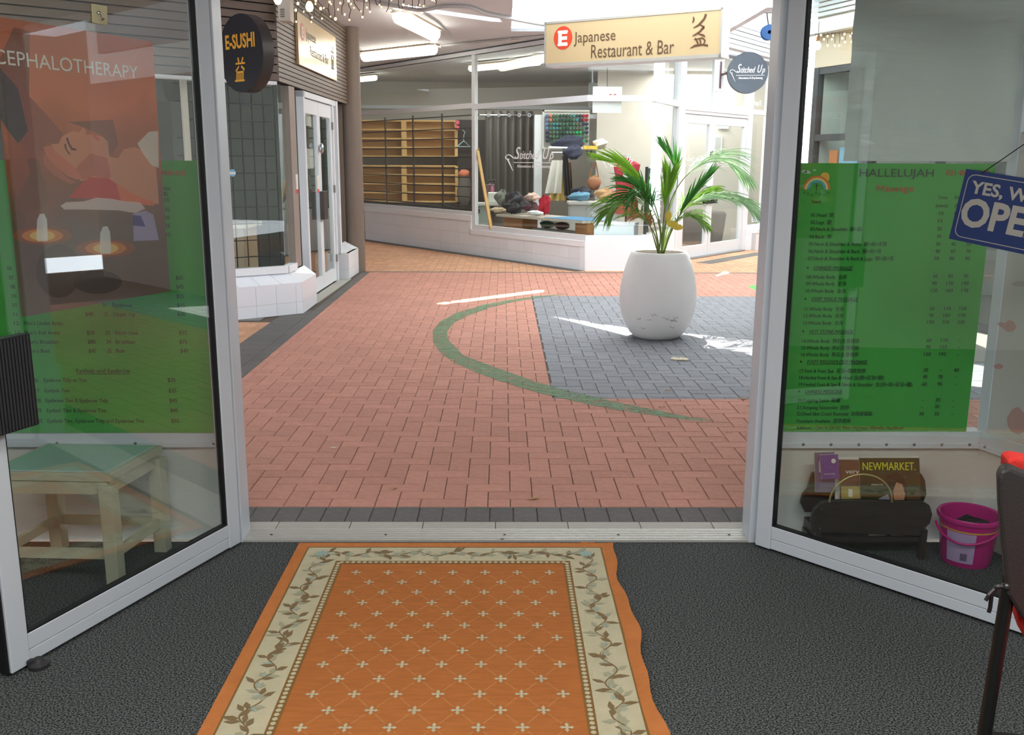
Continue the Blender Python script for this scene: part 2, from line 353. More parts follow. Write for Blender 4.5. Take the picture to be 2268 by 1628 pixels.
# painted green arc over the bricks
def paintmat(name, c, thr=.5):
    m = bpy.data.materials.new(name); m.use_nodes = True; nt = m.node_tree; b = nt.nodes['Principled BSDF']; b.inputs['Base Color'].default_value = lin(c)+(1,); b.inputs['Roughness'].default_value = .8
    t = nt.nodes.new('ShaderNodeTexCoord'); mp = nt.nodes.new('ShaderNodeMapping'); mp.inputs['Scale'].default_value = (4, 14, 1); n = nt.nodes.new('ShaderNodeTexNoise'); n.inputs['Scale'].default_value = 3; n.inputs['Detail'].default_value = 8
    r = nt.nodes.new('ShaderNodeMapRange'); r.inputs['From Min'].default_value = thr-.08; r.inputs['From Max'].default_value = thr+.08
    nt.links.new(t.outputs['Object'], mp.inputs[0]); nt.links.new(mp.outputs[0], n.inputs[0]); nt.links.new(n.outputs['Fac'], r.inputs['Value']); nt.links.new(r.outputs[0], b.inputs['Alpha']); return m
outer = [(1250, 651), (1200, 655), (1130, 664), (1070, 675), (1010, 693), (975, 712), (958, 733), (959, 758), (972, 778), (1000, 800), (1050, 823), (1110, 845), (1180, 866), (1260, 886), (1350, 905), (1440, 919), (1520, 930), (1580, 933)]
inner = [(1250, 652), (1200, 658), (1140, 668), (1085, 681), (1035, 700), (1003, 716), (990, 736), (992, 752), (1010, 770), (1025, 786), (1060, 800), (1110, 818), (1180, 843), (1260, 866), (1350, 887), (1440, 905), (1520, 922), (1580, 931)]
m = MB(); n_ = len(outer); P_ = [g(*p, .0016) for p in outer]+[g(*p, .0016) for p in inner]
m.add(P_, [(i, i+1, n_+i+1, n_+i) for i in range(n_-1)])
ST('painted_arc', m, paintmat('worn_green_paint', (108, 132, 100), .44), recalc=False)
m = MB(); m.poly([g(1655, 633, .0016), g(1700, 630, .0016), g(1712, 646, .0016), g(1680, 646, .0016)]); ST('painted_patch', m, paintmat('fresh_green_paint', (80, 170, 80), .3), recalc=False)
# fallen leaves and crumbs on the bricks
LEAF = mat('dry_leaf', (176, 138, 96), .8, rnd=.2); PALE = mat('pale_petal', (224, 214, 190), .8)
def leaf(mb, c, s, a, up=.006):
    pts = [(-1, 0, 0), (-.5, .28, .5), (.1, .34, .2), (.7, .2, .7), (1, 0, .3), (.6, -.26, .1), (0, -.3, .6), (-.5, -.2, .3)]
    ca, sa = math.cos(a), math.sin(a); vs = [Vector((c[0]+s*(x*ca-y*sa), c[1]+s*(x*sa+y*ca), c[2]+.002+up*z*1.5)) for x, y, z in pts]
    mb.add(vs+[v+Vector((0, 0, .0008)) for v in vs], [(0, 1, 2, 7), (7, 2, 3, 6), (6, 3, 4, 5), (8, 9, 10, 15), (15, 10, 11, 14), (14, 11, 12, 13)]+[(i, (i+1) % 8, 8+(i+1) % 8, 8+i) for i in range(8)])
LV = [(1182, 1106, .032, .4, 'curled brown leaf lying near the dark edge pavers at bottom centre'), (874, 1083, .02, 1, 'small brown leaf on red bricks left of centre'), (1615, 959, .022, .2, 'pale crumpled leaf on red bricks near the right door'),
      (1645, 884, .035, .1, 'brown leaf lying on the edge between grey and red bricks'), (1480, 865, .03, .5, 'pale leaf on grey bricks below the white planter'), (1466, 903, .025, .3, 'tan leaf on red bricks below the grey paving')]
for x, y, s_, a_, lb in LV:
    m = MB(); leaf(m, g(x, y), s_, a_); tag(m.build('fallen_leaf', LEAF), lb, 'leaf', 'fallen leaves on the paving')
m = MB(); c0 = g(1510, 797)
for k in range(5): m.blob(c0+Vector((random.uniform(-.06, .06), random.uniform(-.03, .03), .008)), .035, .03, .012, 8, 5, .12, k)
tag(m.build('crumpled_paper', PALE), 'crumpled cream scrap of paper on grey bricks in front of the planter', 'litter')
for x, y, lb in [(733, 991, 'tiny white cigarette end on red bricks left of centre'), (1395, 863, 'tiny white scrap on grey bricks below the planter')]:
    m = MB(); p = g(x, y, .004); m.tube([p, p+Vector((.03, -.006, 0))], .004, 6); tag(m.build('cigarette_end', PALE), lb, 'litter')
# ================================================================ DOOR LEAVES
def leafdoor(name, P, Q, label, hinge_right):
    L = plen(P, Q); r = thing(name, (P[0], P[1], 0), label, 'door')
    m = MB(); m.seg(P, Q, 0, .066, .01, 2.13, -.042, 0); m.build('stile', DOORW, r, bev=.0025)
    m = MB(); m.seg(P, Q, L-.066, L, .01, 2.13, -.042, 0); m.build('stile', DOORW, r, bev=.0025)
    m = MB(); m.seg(P, Q, .0665, L-.0665, .012, .052, -.042, -.003); m.seg(P, Q, .0665, L-.0665, .0535, .104, -.042, -.003); m.build('bottom_rail', DOORW, r, bev=.002)
    MB().seg(P, Q, .0665, L-.0665, 2.04, 2.13, -.042, -.003).build('top_rail', DOORW, r, bev=.002)
    m = MB(); m.seg(P, Q, .066, .073, .104, 2.04, -.03, -.006); m.seg(P, Q, L-.073, L-.066, .104, 2.04, -.03, -.006); m.seg(P, Q, .066, L-.066, .104, .110, -.03, -.006); m.build('gasket', GASKET, r)
    MB().seg(P, Q, .07, L-.07, .108, 2.045, -.021, -.015).build('pane', GLASS, r)
    if not hinge_right: pass
    return r
LP, LQ = (-1.436, 2.555), (-1.033, 3.545)
RP, RQ = (1.0, 3.525), (1.715, 2.742)
dl = leafdoor('glass_door', LP, LQ, 'white framed glass door standing open on the left with a picture poster on it', True)
dr = leafdoor('glass_door', RP, RQ, 'white framed glass door standing open on the right with the blue OPEN sign', False)
m = MB(); m.seg(LP, LQ, -.012, -.003, .012, 2.13, -.036, -.006); m.build('edge_seal', GASKET, dl)
# ribbed black lock covers
def cover(P, Q, s0, s1, z0, z1, root):
    m = MB(); m.seg(P, Q, s0, s1, z0, z1, .001, .04); h = m.build('handle_plate', BLACK, root, bev=.003)
    r = MB(); n = 14
    for k in range(n): r.seg(P, Q, s0+.004+(s1-s0-.008)*k/n, s0+.004+(s1-s0-.008)*(k+.5)/n, z0+.004, z1-.004, .04, .042)
    r.build('ribbing', mat('black_ribs', (52, 54, 58), .35), h)
cover(LP, LQ, -.01, .15, .735, 1.003, dl)
cover(RP, RQ, plen(RP, RQ)-.10, plen(RP, RQ)-.01, .735, 1.02, dr)
m = MB(); p = g(72, 1485); m.lathe((p.x+.01, p.y+.02, 0), [(.03, 0), (.03, .012), (.018, .02), (.012, .03)], 14, capt=True); m.bar((p.x+.01, p.y+.02, .02), (LP[0]+.02, LP[1]+.05, .02), .02, .012)
m.build('door_holder', mat('dark_rubber', (40, 40, 42), .6), dl)
# ================================================================ PRICE LIST POSTERS
GREEN = mat('green_poster_paper', (84, 190, 84), .35, var=.05, vscale=2, spec=.5); 
def translucent(m, f):   # paper lets daylight through
    nt = m.node_tree; b = nt.nodes['Principled BSDF']; o = [n for n in nt.nodes if n.type == 'OUTPUT_MATERIAL'][0]; t = nt.nodes.new('ShaderNodeBsdfTranslucent'); mx = nt.nodes.new('ShaderNodeMixShader'); mx.inputs[0].default_value = f
    src = b.inputs['Base Color']
    if src.is_linked: nt.links.new(src.links[0].from_socket, t.inputs[0])
    else: t.inputs[0].default_value = src.default_value
    nt.links.new(b.outputs[0], mx.inputs[1]); nt.links.new(t.outputs[0], mx.inputs[2]); nt.links.new(mx.outputs[0], o.inputs[0])
translucent(GREEN, .4)
INK = mat('dark_green_ink', (18, 46, 26), .7); REDI = mat('red_ink', (186, 66, 40), .7)
FP, FQ = (-3.2, 3.584), (3.2, 3.584)
def sheet(name, x0, x1, z0, z1, m, P=FP, Q=FQ, root=None, bow=.002):
    a, bq = (x0-P[0]), (x1-P[0]); mb = MB()
    u = Vector((Q[0]-P[0], Q[1]-P[1], 0)).normalized(); n = Vector((u.y, -u.x, 0)); o = Vector((P[0], P[1], 0))
    def f(i, j): return o+u*(a+(bq-a)*i)+Vector((0, 0, z0+(z1-z0)*j))+n*(bow*math.sin(6*i+2*j))
    N, K = 12, 10; A_ = [f(i/N, j/K) for j in range(K+1) for i in range(N+1)]; nn = len(A_)
    fs = [(j*(N+1)+i, j*(N+1)+i+1, (j+1)*(N+1)+i+1, (j+1)*(N+1)+i) for j in range(K) for i in range(N)]
    mb.add(A_+[p-n*.0012 for p in A_], fs+[tuple(q+nn for q in t[::-1]) for t in fs])
    return mb.build(name, m, root)
def at_front(x, y): return onp(x, y, FP, FQ)
gl = thing('price_list', (at_front(300, 958).x, 3.584, .447), 'green waxing and eyelash price list poster on the window behind the left door', 'poster')
sheet('paper', -2.16, at_front(473, 900).x, .447, at_front(473, 356).z, GREEN, root=gl)
k_ = MB(); TP, TQ = (FP[0], FP[1]-.003), (FQ[0], FQ[1]-.003)
def L(s, x0, x1, y, h, b=.012, sh=0, mb=None): (mb or k_).ptext(s, TP, TQ, x0, x1, y, h, off=.0015, bold=b, shear=sh)
for s, x0, x1, y in [('26.', 75, 87, 846), ('Eyebrow Tidy or Tint', 98, 193, 846), ('$25', 372, 389, 846), ('27.', 77, 90, 869), ('Eyelash Tint', 100, 155, 869), ('$35', 374, 391, 869),
    ('28.', 80, 93, 891), ('Eyebrow Tint & Eyebrow Tidy', 102, 240, 891), ('$45', 376, 393, 891), ('29.', 82, 95, 913), ('Eyelash Tint & Eyebrow Tint', 104, 236, 913), ('$45', 378, 395, 913),
    ('30.', 84, 96, 936), ('Eyelash Tint, Eyebrow Tidy and Eyebrow Tint', 106, 320, 936), ('$55', 380, 397, 936), ('Eyelash and Eyebrow', 170, 289, 825),
    ('12.', 32, 45, 720), ("Men's Under Arms", 54, 140, 720), ('13.', 35, 48, 741), ("Men's Full Arms", 55, 133, 741), ('$50', 193, 210, 741), ('23.', 234, 247, 741), ('Bikini Line', 256, 306, 741), ('$35', 397, 414, 741),
    ('14.', 37, 50, 761), ("Men's Brazilian", 57, 130, 761), ('$85', 195, 212, 761), ('24.', 236, 248, 761), ('Brazilian', 257, 299, 761), ('$75', 398, 415, 761),
    ('15.', 39, 52, 781), ("Men's Butt", 60, 111, 781), ('$45', 197, 213, 781), ('25.', 238, 250, 781), ('Butt', 258, 278, 781), ('$40', 400, 417, 781),
    ('11.', 31, 43, 700), ('22.', 230, 242, 700), ('Upper Lip', 252, 300, 700), ('$20', 394, 411, 700), ('$40', 190, 207, 700), ('10.', 29, 41, 680), ('21.', 228, 240, 680), ('Eyebrow', 250, 293, 680), ('$15', 393, 410, 680),
    ('09.', 27, 39, 660), ('$25', 392, 408, 660), ('08.', 24, 36, 639), ('$45', 391, 407, 639), ('07.', 21, 33, 619), ('$65', 390, 406, 619), ('06.', 17, 29, 598),
    ('Price', 355, 378, 421), ('($)', 360, 372, 433), ('10', 366, 375, 447), ('10', 367, 376, 468), ('10', 367, 376, 486), ('15', 368, 377, 504), ('15', 369, 378, 523)]: L(s, x0, x1, y, 9)
a, b_ = onp(170, 828, TP, TQ), onp(289, 828, TP, TQ); k_.bar(a, b_, .001, .002)
stuff(k_.build('lettering', INK, gl))
k_ = MB(); L('021-08484468', 318, 411, 388, 12, .02); k_.build('red_lettering', REDI, gl)
gr = thing('price_list', (1.43, 3.584, .465), 'green massage price list poster with rainbow logo on the window behind the right door', 'poster')
sheet('paper', .99, at_front(2205, 362).x, .458, at_front(2000, 362).z, GREEN, root=gr)
k_ = MB()
rows = [('Item', 1798, 1818, 450), ('Time', 2077, 2098, 441), ('Dry', 2114, 2129, 441), ('(mins)', 2072, 2099, 459), ('($)', 2114, 2125, 459),
 ('01.Head  頭', 1796, 1846, 480), ('02.Legs  腿', 1795, 1841, 496), ('03.Neck & Shoulder  頸+肩', 1794, 1907, 511), ('04.Back  背', 1792, 1841, 528), ('05.Neck & Shoulder & Arms  頸+肩+手臂', 1791, 1964, 544),
 ('06.Neck & Shoulder & Back  頸+肩+背', 1790, 1951, 560), ('07.Neck & Shoulder & Back & Legs  頸+肩+背', 1789, 1979, 576), ('08.Whole Body  全身', 1786, 1875, 617), ('09.Whole Body  全身', 1785, 1874, 632), ('10.Whole Body  全身', 1784, 1873, 648),
 ('11.Whole Body  全身', 1781, 1869, 688), ('12.Whole Body  全身', 1780, 1868, 703), ('13.Whole Body  全身', 1779, 1867, 719), ('14.Whole Body  熱石全身按摩', 1776, 1903, 759), ('15.Whole Body  熱石全身按摩', 1775, 1902, 774), ('16.Whole Body  熱石全身按摩', 1774, 1901, 789),
 ('17.Feet & Foot Spa  足浴+腳底按摩', 1771, 1917, 825), ('18.Herbal Foot & Spa & Head 含(頭+足浴+腳)', 1770, 1957, 840), ('19.Herbal Foot & Spa & Neck & Shoulder  含(頭+肩+足浴+腳)', 1769, 2020, 855),
 ('20.Cupping Extra  拔罐', 1766, 1860, 890), ('21.Scraping Sunstroke  刮痧', 1765, 1880, 906), ('22.Dead Skin Crack Removal  去除皮裂紋', 1764, 1932, 920), ('Vouchers Available  提供禮券', 1763, 1884, 936), ('Address：Unit K,10/101 Main Highway, Ellerslie, Auckland', 1763, 1999, 951)]
for s, x0, x1, y in rows: L(s, x0, x1, y, 8)
def nums(y, xs, vals):
    for x, v in zip(xs, vals):
        w_ = {1: 4, 2: 10, 3: 15}[len(v)]; L(v, x-w_/2, x+w_/2, y, 8 if v != '-' else 8)
for y, x, v in [(476, 2084, '10 15'), (493, 2082, '15 25'), (510, 2080, '20 30'), (527, 2079, '30 40'), (544, 2077, '30 45 50'), (560, 2076, '40 60 70'), (576, 2074, '50 80 90'), (615, 2071, '60 85 95'), (631, 2069, '90 130 140'), (647, 2068, '120 160 170'),
    (687, 2064, '60 110 120'), (702, 2062, '90 160 170'), (717, 2060, '120 210 220'), (757, 2057, '60 110 -'), (772, 2055, '90 155 -'), (788, 2053, '120 195 -'), (823, 2050, '30 - 60'), (838, 2048, '40 70 -'), (854, 2047, '60 95 -'),
    (889, 2043, '- 30 -'), (904, 2041, '- 30 -'), (920, 2040, '30 50 -')]: nums(y, (x, x+34, x+68), v.split())
for s, x0, x1, y in [('CHINESE MASSAGE', 1802, 1888, 597), ('DEEP TISSUE MASSAGE', 1797, 1900, 666), ('HOT STONE MASSAGE', 1792, 1890, 738), ('FOOT REFLEXOLOGY MASSAGE', 1787, 1921, 805), ('CHINESE MEDICINE', 1783, 1866, 871)]:
    L(s, x0, x1, y, 8, .012, .25); a, b_ = onp(x0, y+2, TP, TQ), onp(x1, y+2, TP, TQ); k_.bar(a, b_, .001, .0016)
    c = onp(x0-13, y-4, TP, TQ); k_.prism([c+Vector((.004*math.cos(t), 0, .004*math.sin(t))) for t in [i*math.pi/5 for i in range(10)]], (0, -.0006, 0))
L('HALLELUJAH', 1903, 2067, 391, 18, .0)
stuff(k_.build('lettering', INK, gr))
k_ = MB(); L('Massage', 1941, 2023, 424, 15, .005); L('021-08484468', 2095, 2190, 388, 12, .02); stuff(k_.build('red_lettering', REDI, gr))
# rainbow logo
lg = onp(1808, 420, TP, TQ)
def disc_arc(mb, c, r0, r1, a0, a1, n=24, dy=-.0008):
    pts = [c+Vector((r0*math.cos(a0+(a1-a0)*i/n), 0, r0*math.sin(a0+(a1-a0)*i/n))) for i in range(n+1)]+[c+Vector((r1*math.cos(a0+(a1-a0)*i/n), 0, r1*math.sin(a0+(a1-a0)*i/n))) for i in range(n+1)]
    mb.add([p+Vector((0, dy, 0)) for p in pts], [(i, i+1, n+2+i, n+1+i) for i in range(n)])
for nm, r0, r1, c in [('orange_arc', .043, .051, (214, 120, 40)), ('cream_arc', .037, .043, (230, 210, 140)), ('yellow_arc', .034, .037, (150, 190, 110)), ('blue_arc', .026, .034, (60, 160, 180))]:
    m = MB(); disc_arc(m, lg, r0, r1, 0.0, math.pi); m.build('rainbow_band', mat('print_'+nm, c, .6), gr)
m = MB(); disc_arc(m, lg+Vector((.028, .0002, .045)), 0, .018, 0, 2*math.pi); m.build('sun_print', mat('print_sun', (226, 178, 70), .6), gr)
m = MB(); 
for dx, dz, r in [(-.05, .062, .01), (-.038, .058, .012), (-.012, .068, .006)]: disc_arc(m, lg+Vector((dx, 0, dz)), 0, r, 0, math.pi)
m.build('cloud_print', mat('print_cloud', (170, 205, 180), .6), gr)
m = MB(); m.bar(lg+Vector((0, -.001, -.004)), lg+Vector((0, -.001, .022)), .001, .0022); m.bar(lg+Vector((-.007, -.001, .014)), lg+Vector((.007, -.001, .014)), .001, .0022)
for k in range(7): disc_arc(m, lg+Vector((-.045+.015*k, 0, -.012-.004*(k % 3))), .003, .0042, 0, 2*math.pi, 10)
m.build('cross_print', INK, gr)
# grey plastic sheet above the massage price list, white poster on the angled window
shp = mat('grey_plastic_sheet', (224, 230, 228), .2, spec=.9, bump=1.0, bscale=7, stretch=(1, 1, 5))
translucent(shp, .62)
m = MB(); x0, x1, z0, z1 = at_front(1868, 358).x, at_front(2238, 355).x, at_front(2000, 357).z, 2.1
def shf(i, j):
    y = 3.588-.006*math.sin(9*i)*abs(math.sin(2.1*j))-.004*math.sin(31*i+4*math.sin(5*j))*(1-j)-.004*math.sin(23*j+3*i)
    return Vector((x0+(x1-x0)*i, y, z0+(z1-z0)*j))
N = 60; fr_ = [shf(i/N, j/N) for j in range(N+1) for i in range(N+1)]; nn = len(fr_); fs = [(j*(N+1)+i, j*(N+1)+i+1, (j+1)*(N+1)+i+1, (j+1)*(N+1)+i) for j in range(N) for i in range(N)]
m.add(fr_+[p+Vector((0, .001, 0)) for p in fr_], fs+[tuple(q+nn for q in t[::-1]) for t in fs])
tag(m.build('plastic_sheet', shp, smooth=True), 'crinkled grey plastic sheet hanging in the window above the massage price list', 'sheet')
wp = thing('foot_massage_poster', (2.0, 3.2, .47), 'white poster with faint pink hand and foot prints on the angled right window', 'poster')
WPP, WPQ = RC, RD
s0, s1 = sco(onp(2192, 950, WPP, WPQ), WPP, WPQ), .75
u_ = Vector((WPQ[0]-WPP[0], WPQ[1]-WPP[1], 0)).normalized(); n_v = Vector((u_.y, -u_.x, 0))
m = MB(); m.seg(WPP, WPQ, s0, s1, .46, 1.6, .0125, .0137); m.build('paper', mat('white_poster_paper', (212, 206, 208), .4), wp)
def wpp(x, y): return onp(x, y, WPP, WPQ)+n_v*.0145
PKP = mat('pink_print', (206, 160, 160), .6)
for nm, q_ in (('hand_print', [(2215, 716), (2222, 712), (2232, 716), (2240, 708), (2252, 712), (2258, 725), (2250, 733), (2238, 735), (2228, 727), (2220, 722)]), ('foot_print', [(2236, 925), (2248, 905), (2262, 900), (2275, 915), (2275, 955), (2262, 962), (2246, 955), (2238, 942)]),
    ('oval_print', [(2215+11*math.cos(t)+3, 811+6*math.sin(t)) for t in [i*.52 for i in range(12)]]), ('shadow_print', [(2245, 628), (2262, 622), (2280, 622), (2280, 634), (2255, 634)])):
    m = MB(); m.poly([wpp(*q) for q in q_]); m.build(nm, PKP if nm != 'shadow_print' else mat('mauve_print', (190, 180, 186), .6), wp, recalc=False)
# ================================================================ PICTURE POSTER ON THE LEFT DOOR
PP = Vector((LP[0], LP[1], 0)); ul = Vector((LQ[0]-LP[0], LQ[1]-LP[1], 0)).normalized(); nl = Vector((ul.y, -ul.x, 0))
cp = thing('head_massage_poster', tuple(PP-nl*.03+Vector((0, 0, 1.04))), 'orange and brown head massage picture poster with white lettering on the left glass door', 'poster')
def lpt(x, y, d=-.026):
    a = PP+nl*d; q = onp(x, y, (a.x, a.y), (a.x+ul.x, a.y+ul.y)); return q
z0, z1 = 1.04, 1.868
sA = sco(lpt(378, 645), LP, LQ)
pic = bpy.data.materials.new('printed_picture_ground'); pic.use_nodes = True; nt = pic.node_tree; b = nt.nodes['Principled BSDF']; b.inputs['Roughness'].default_value = .5
t = nt.nodes.new('ShaderNodeTexCoord'); sp = nt.nodes.new('ShaderNodeSeparateXYZ'); nz = nt.nodes.new('ShaderNodeTexNoise'); nz.inputs['Scale'].default_value = 5; ad = nt.nodes.new('ShaderNodeMath'); ad.operation = 'MULTIPLY_ADD'; ad.inputs[1].default_value = .25
cr = nt.nodes.new('ShaderNodeValToRGB'); e = cr.color_ramp.elements; e[0].position = .1; e[0].color = lin((140, 118, 106))+(1,); e[1].position = .95; e[1].color = lin((226, 140, 92))+(1,)
for ps, c in [(.35, (128, 100, 84)), (.55, (190, 110, 72)), (.75, (240, 150, 92))]: q = cr.color_ramp.elements.new(ps); q.color = lin(c)+(1,)
nt.links.new(t.outputs['Object'], sp.inputs[0]); nt.links.new(t.outputs['Object'], nz.inputs[0]); nt.links.new(nz.outputs['Fac'], ad.inputs[0]); nt.links.new(sp.outputs['Z'], ad.inputs[2]); nt.links.new(ad.outputs[0], cr.inputs[0]); nt.links.new(cr.outputs[0], b.inputs['Base Color'])
MB().seg(LP, LQ, max(.06, sA-.62), sA, z0, z1, -.0285, -.0272).build('paper', pic, cp)
def pmat(nm, c):
    new = 'picture_'+nm not in MATS; m = mat('picture_'+nm, tuple(min(255, v*1.2) for v in c), .5)
    if new: translucent(m, .5)
    return m
translucent(pic, .5)
def area(nm, c, pts, d, name):
    mb = MB(); mb.poly([lpt(x, y, d) for x, y in pts]); return mb.build(name, pmat(nm, c), cp, recalc=False)
def ell(cx, cy, rx, ry, n=20, a0=0, a1=2*math.pi): return [(cx+rx*math.cos(a0+(a1-a0)*i/n), cy+ry*math.sin(a0+(a1-a0)*i/n)) for i in range(n)]
area('shade', (150, 100, 72), [(0, 130), (30, 60), (66, 70), (64, 290), (30, 300), (5, 260)], -.0268, 'shade_print')
area('shade2', (150, 96, 66), [(150, 270), (250, 265), (262, 320), (240, 350), (225, 300), (180, 280)], -.0268, 'shade_print')
area('hair', (134, 86, 58), [(60, 350), (84, 352), (98, 400), (110, 440), (92, 466), (60, 468), (28, 462), (50, 420), (66, 385)], -.0266, 'hair_print')
area('skin', (226, 150, 112), [(112, 318), (125, 312), (148, 296), (162, 290), (174, 294), (185, 281), (190, 288), (191, 299), (202, 297), (207, 303), (212, 300), (226, 302), (239, 313), (241, 334), (243, 348), (262, 350), (275, 330), (296, 326), (320, 332), (344, 352), (350, 420), (352, 452), (300, 448), (262, 412), (240, 396), (205, 394), (182, 402), (160, 384), (140, 360)], -.0265, 'face_print')
area('skin_shade', (190, 112, 80), [(168, 372), (200, 340), (238, 350), (246, 392), (238, 394), (205, 390), (184, 400)], -.0262, 'neck_print')
area('lash', (92, 52, 40), [(146, 306), (150, 318), (158, 332), (168, 334), (170, 330), (160, 327), (154, 316), (150, 304)], -.0261, 'eyelash_print')
area('brow', (110, 62, 46), [(146, 318), (148, 330), (156, 342), (152, 342), (144, 330), (142, 320)], -.0261, 'eyebrow_print')
area('lip', (196, 84, 70), [(206, 300), (210, 306), (220, 312), (222, 309), (214, 303), (208, 296)], -.0261, 'lip_print')
area('arm', (160, 92, 68), [(0, 150), (10, 152), (60, 208), (100, 250), (140, 296), (130, 318), (104, 320), (88, 348), (70, 350), (46, 318), (20, 292), (0, 262)], -.0260, 'arm_print')
area('sleeve', (92, 74, 68), [(0, 150), (40, 196), (62, 290), (40, 318), (20, 292), (0, 262)], -.0259, 'sleeve_print')
area('fingers', (206, 124, 90), [(96, 326), (112, 322), (130, 340), (168, 372), (180, 392), (170, 398), (150, 390), (120, 366), (102, 344)], -.0259, 'finger_print')
area('fingers2', (188, 108, 78), [(96, 340), (108, 352), (148, 392), (168, 404), (156, 408), (120, 388), (98, 366)], -.0258, 'finger_print')
area('towel', (226, 214, 200), [(304, 318), (330, 292), (350, 290), (352, 372), (336, 366), (318, 342)], -.0257, 'towel_print')
area('redcloth', (206, 56, 42), [(152, 438), (176, 412), (198, 392), (240, 394), (262, 410), (290, 436), (330, 446), (320, 452), (250, 442), (200, 440)], -.0257, 'red_cloth_print')
area('orangecloth', (236, 116, 66), [(258, 408), (300, 432), (342, 448), (342, 456), (296, 452), (268, 444)], -.0256, 'orange_cloth_print')
area('strip', (236, 196, 192), [(134, 456), (146, 448), (186, 446), (214, 438), (246, 440), (276, 446), (310, 448), (322, 462), (300, 472), (262, 466), (190, 464), (142, 464)], -.0255, 'folded_towel_print')
area('violet', (170, 158, 196), [(294, 474), (322, 466), (340, 476), (352, 532), (296, 534)], -.0255, 'violet_print')
area('blue', (62, 62, 140), [(294, 476), (312, 478), (322, 502), (295, 500)], -.0254, 'blue_print')
for cx_, cy_ in [(94, 522), (234, 550)]:
    for i, (c, rx, ry) in enumerate([((150, 84, 40), 66, 20), ((206, 128, 48), 46, 15), ((240, 190, 110), 28, 11)]): area('glow%d' % i, c, ell(cx_, cy_, rx, ry), -.0257+.0002*i, 'candle_light_print')
    area('candle', (232, 236, 226), [(cx_-11, cy_+12), (cx_-13, cy_), (cx_-12, cy_-34), (cx_-6, cy_-48), (cx_+4, cy_-49), (cx_+10, cy_-36), (cx_+12, cy_), (cx_+11, cy_+12)], -.0250, 'candle_print')
area('stones', (76, 62, 56), ell(216, 625, 54, 26)+[], -.0258, 'stone_print'); area('stones2', (88, 70, 60), ell(130, 600, 50, 60), -.0259, 'stone_print')
a = PP-nl*.0262
m = MB(); m.ptext('CEPHALOTHERAPY', (a.x, a.y), (a.x+ul.x, a.y+ul.y), -14, 303, 140, 34, off=.001, bold=0); m.build('white_lettering', mat('print_white', (238, 232, 222), .5), cp)
# little suction hook on the glass
hk = thing('hook', tuple(lpt(218, 55, .0)), 'small beige adhesive hook stuck near the top of the left glass door', 'hook')
m = MB(); m.prism([lpt(202, 8, -.012), lpt(236, 14, -.012), lpt(236, 56, -.012), lpt(204, 50, -.012)], nl*.003); m.build('hook_plate', mat('beige_plastic', (206, 200, 160), .4), hk, bev=.001)
m = MB(); c = lpt(219, 28, -.004); m.tube([c, c+Vector((0, 0, -.01))+nl*.004, c+Vector((0, 0, -.022))+nl*.01, c+Vector((0, 0, -.018))+nl*.018], .003, 8); m.lathe(c, [(.006, -.004), (.007, 0), (.004, .004)], 10, capt=True); m.build('hook_arm', CHROME, hk, smooth=True)
# ================================================================ OPEN SIGN
ur = Vector((RQ[0]-RP[0], RQ[1]-RP[1], 0)).normalized(); nr = Vector((ur.y, -ur.x, 0)); RB = Vector((RP[0], RP[1], 0))+nr*.012; RB2 = RB+ur
def rpt(x, y): return onp(x, y, RB, RB2)
tl, bl, tr = rpt(2141, 374), rpt(2119, 531), rpt(2268, 394)
su = (tr-tl).normalized(); sv = (tl-bl); hh = sv.length; sv.normalize(); sv = (sv-su*sv.dot(su)).normalized(); sn = su.cross(sv)
if sn.dot(nr) < 0: sn = -sn
os_ = thing('open_sign', tuple((tl+bl)/2), 'dark blue OPEN sign hanging from a cord on the right glass door', 'sign')
def sg(x, y, d=0): return tl+su*x-sv*y+sn*d
WS = .31
m = MB(); m.prism([sg(0, 0), sg(WS, 0), sg(WS, hh), sg(0, hh)], sn*.003); m.build('board', mat('navy_plastic', (22, 44, 96), .4), os_)
m = MB()
def rr(x0, y0, x1, y1, r): return [(x0+r-r*math.cos(t), y0+r-r*math.sin(t)) for t in (0, .5, 1.05, 1.57)]+[(x1-r+r*math.sin(t), y0+r-r*math.cos(t)) for t in (0, .5, 1.05, 1.57)]+[(x1-r+r*math.cos(t), y1-r+r*math.sin(t)) for t in (0, .5, 1.05, 1.57)]+[(x0+r-r*math.sin(t), y1-r+r*math.cos(t)) for t in (0, .5, 1.05, 1.57)]
o1 = rr(.012, .012, WS-.012, hh-.012, .022); o2 = rr(.0145, .0145, WS-.0145, hh-.0145, .02); n_ = len(o1)
m.add([sg(*p, .0036) for p in o1]+[sg(*p, .0036) for p in o2], [(i, (i+1) % n_, n_+(i+1) % n_, n_+i) for i in range(n_)])
m.text("YES, We're", sg(.028, .068, .0034), su, sv, .052, width=.255, bold=.03, depth=.0006)
m.text('OPEN', sg(.018, .168, .0034), su, sv, .118, width=.274, bold=.035, depth=.0006)
m.build('lettering', mat('sign_cream', (150, 150, 144), .5), os_, recalc=False)
m = MB(); ht = sg(WS*.5, -.10, .0); m.tube([sg(.05, .006, .004), ht+Vector((-.004, 0, 0)), ht+Vector((0, 0, .03))], .0016, 6); m.tube([sg(WS-.05, .006, .004), ht+Vector((.002, 0, 0)), ht+Vector((0, 0, .03))], .0016, 6); m.build('cord', BLACK, os_)
m = MB(); m.lathe(ht+Vector((0, 0, .03)), [(.012, -.004), (.012, .004)], 12, Matrix.Rotation(math.pi/2, 3, 'X'), capt=True); m.build('suction_cup', mat('grey_rubber', (90, 90, 92), .4), os_)
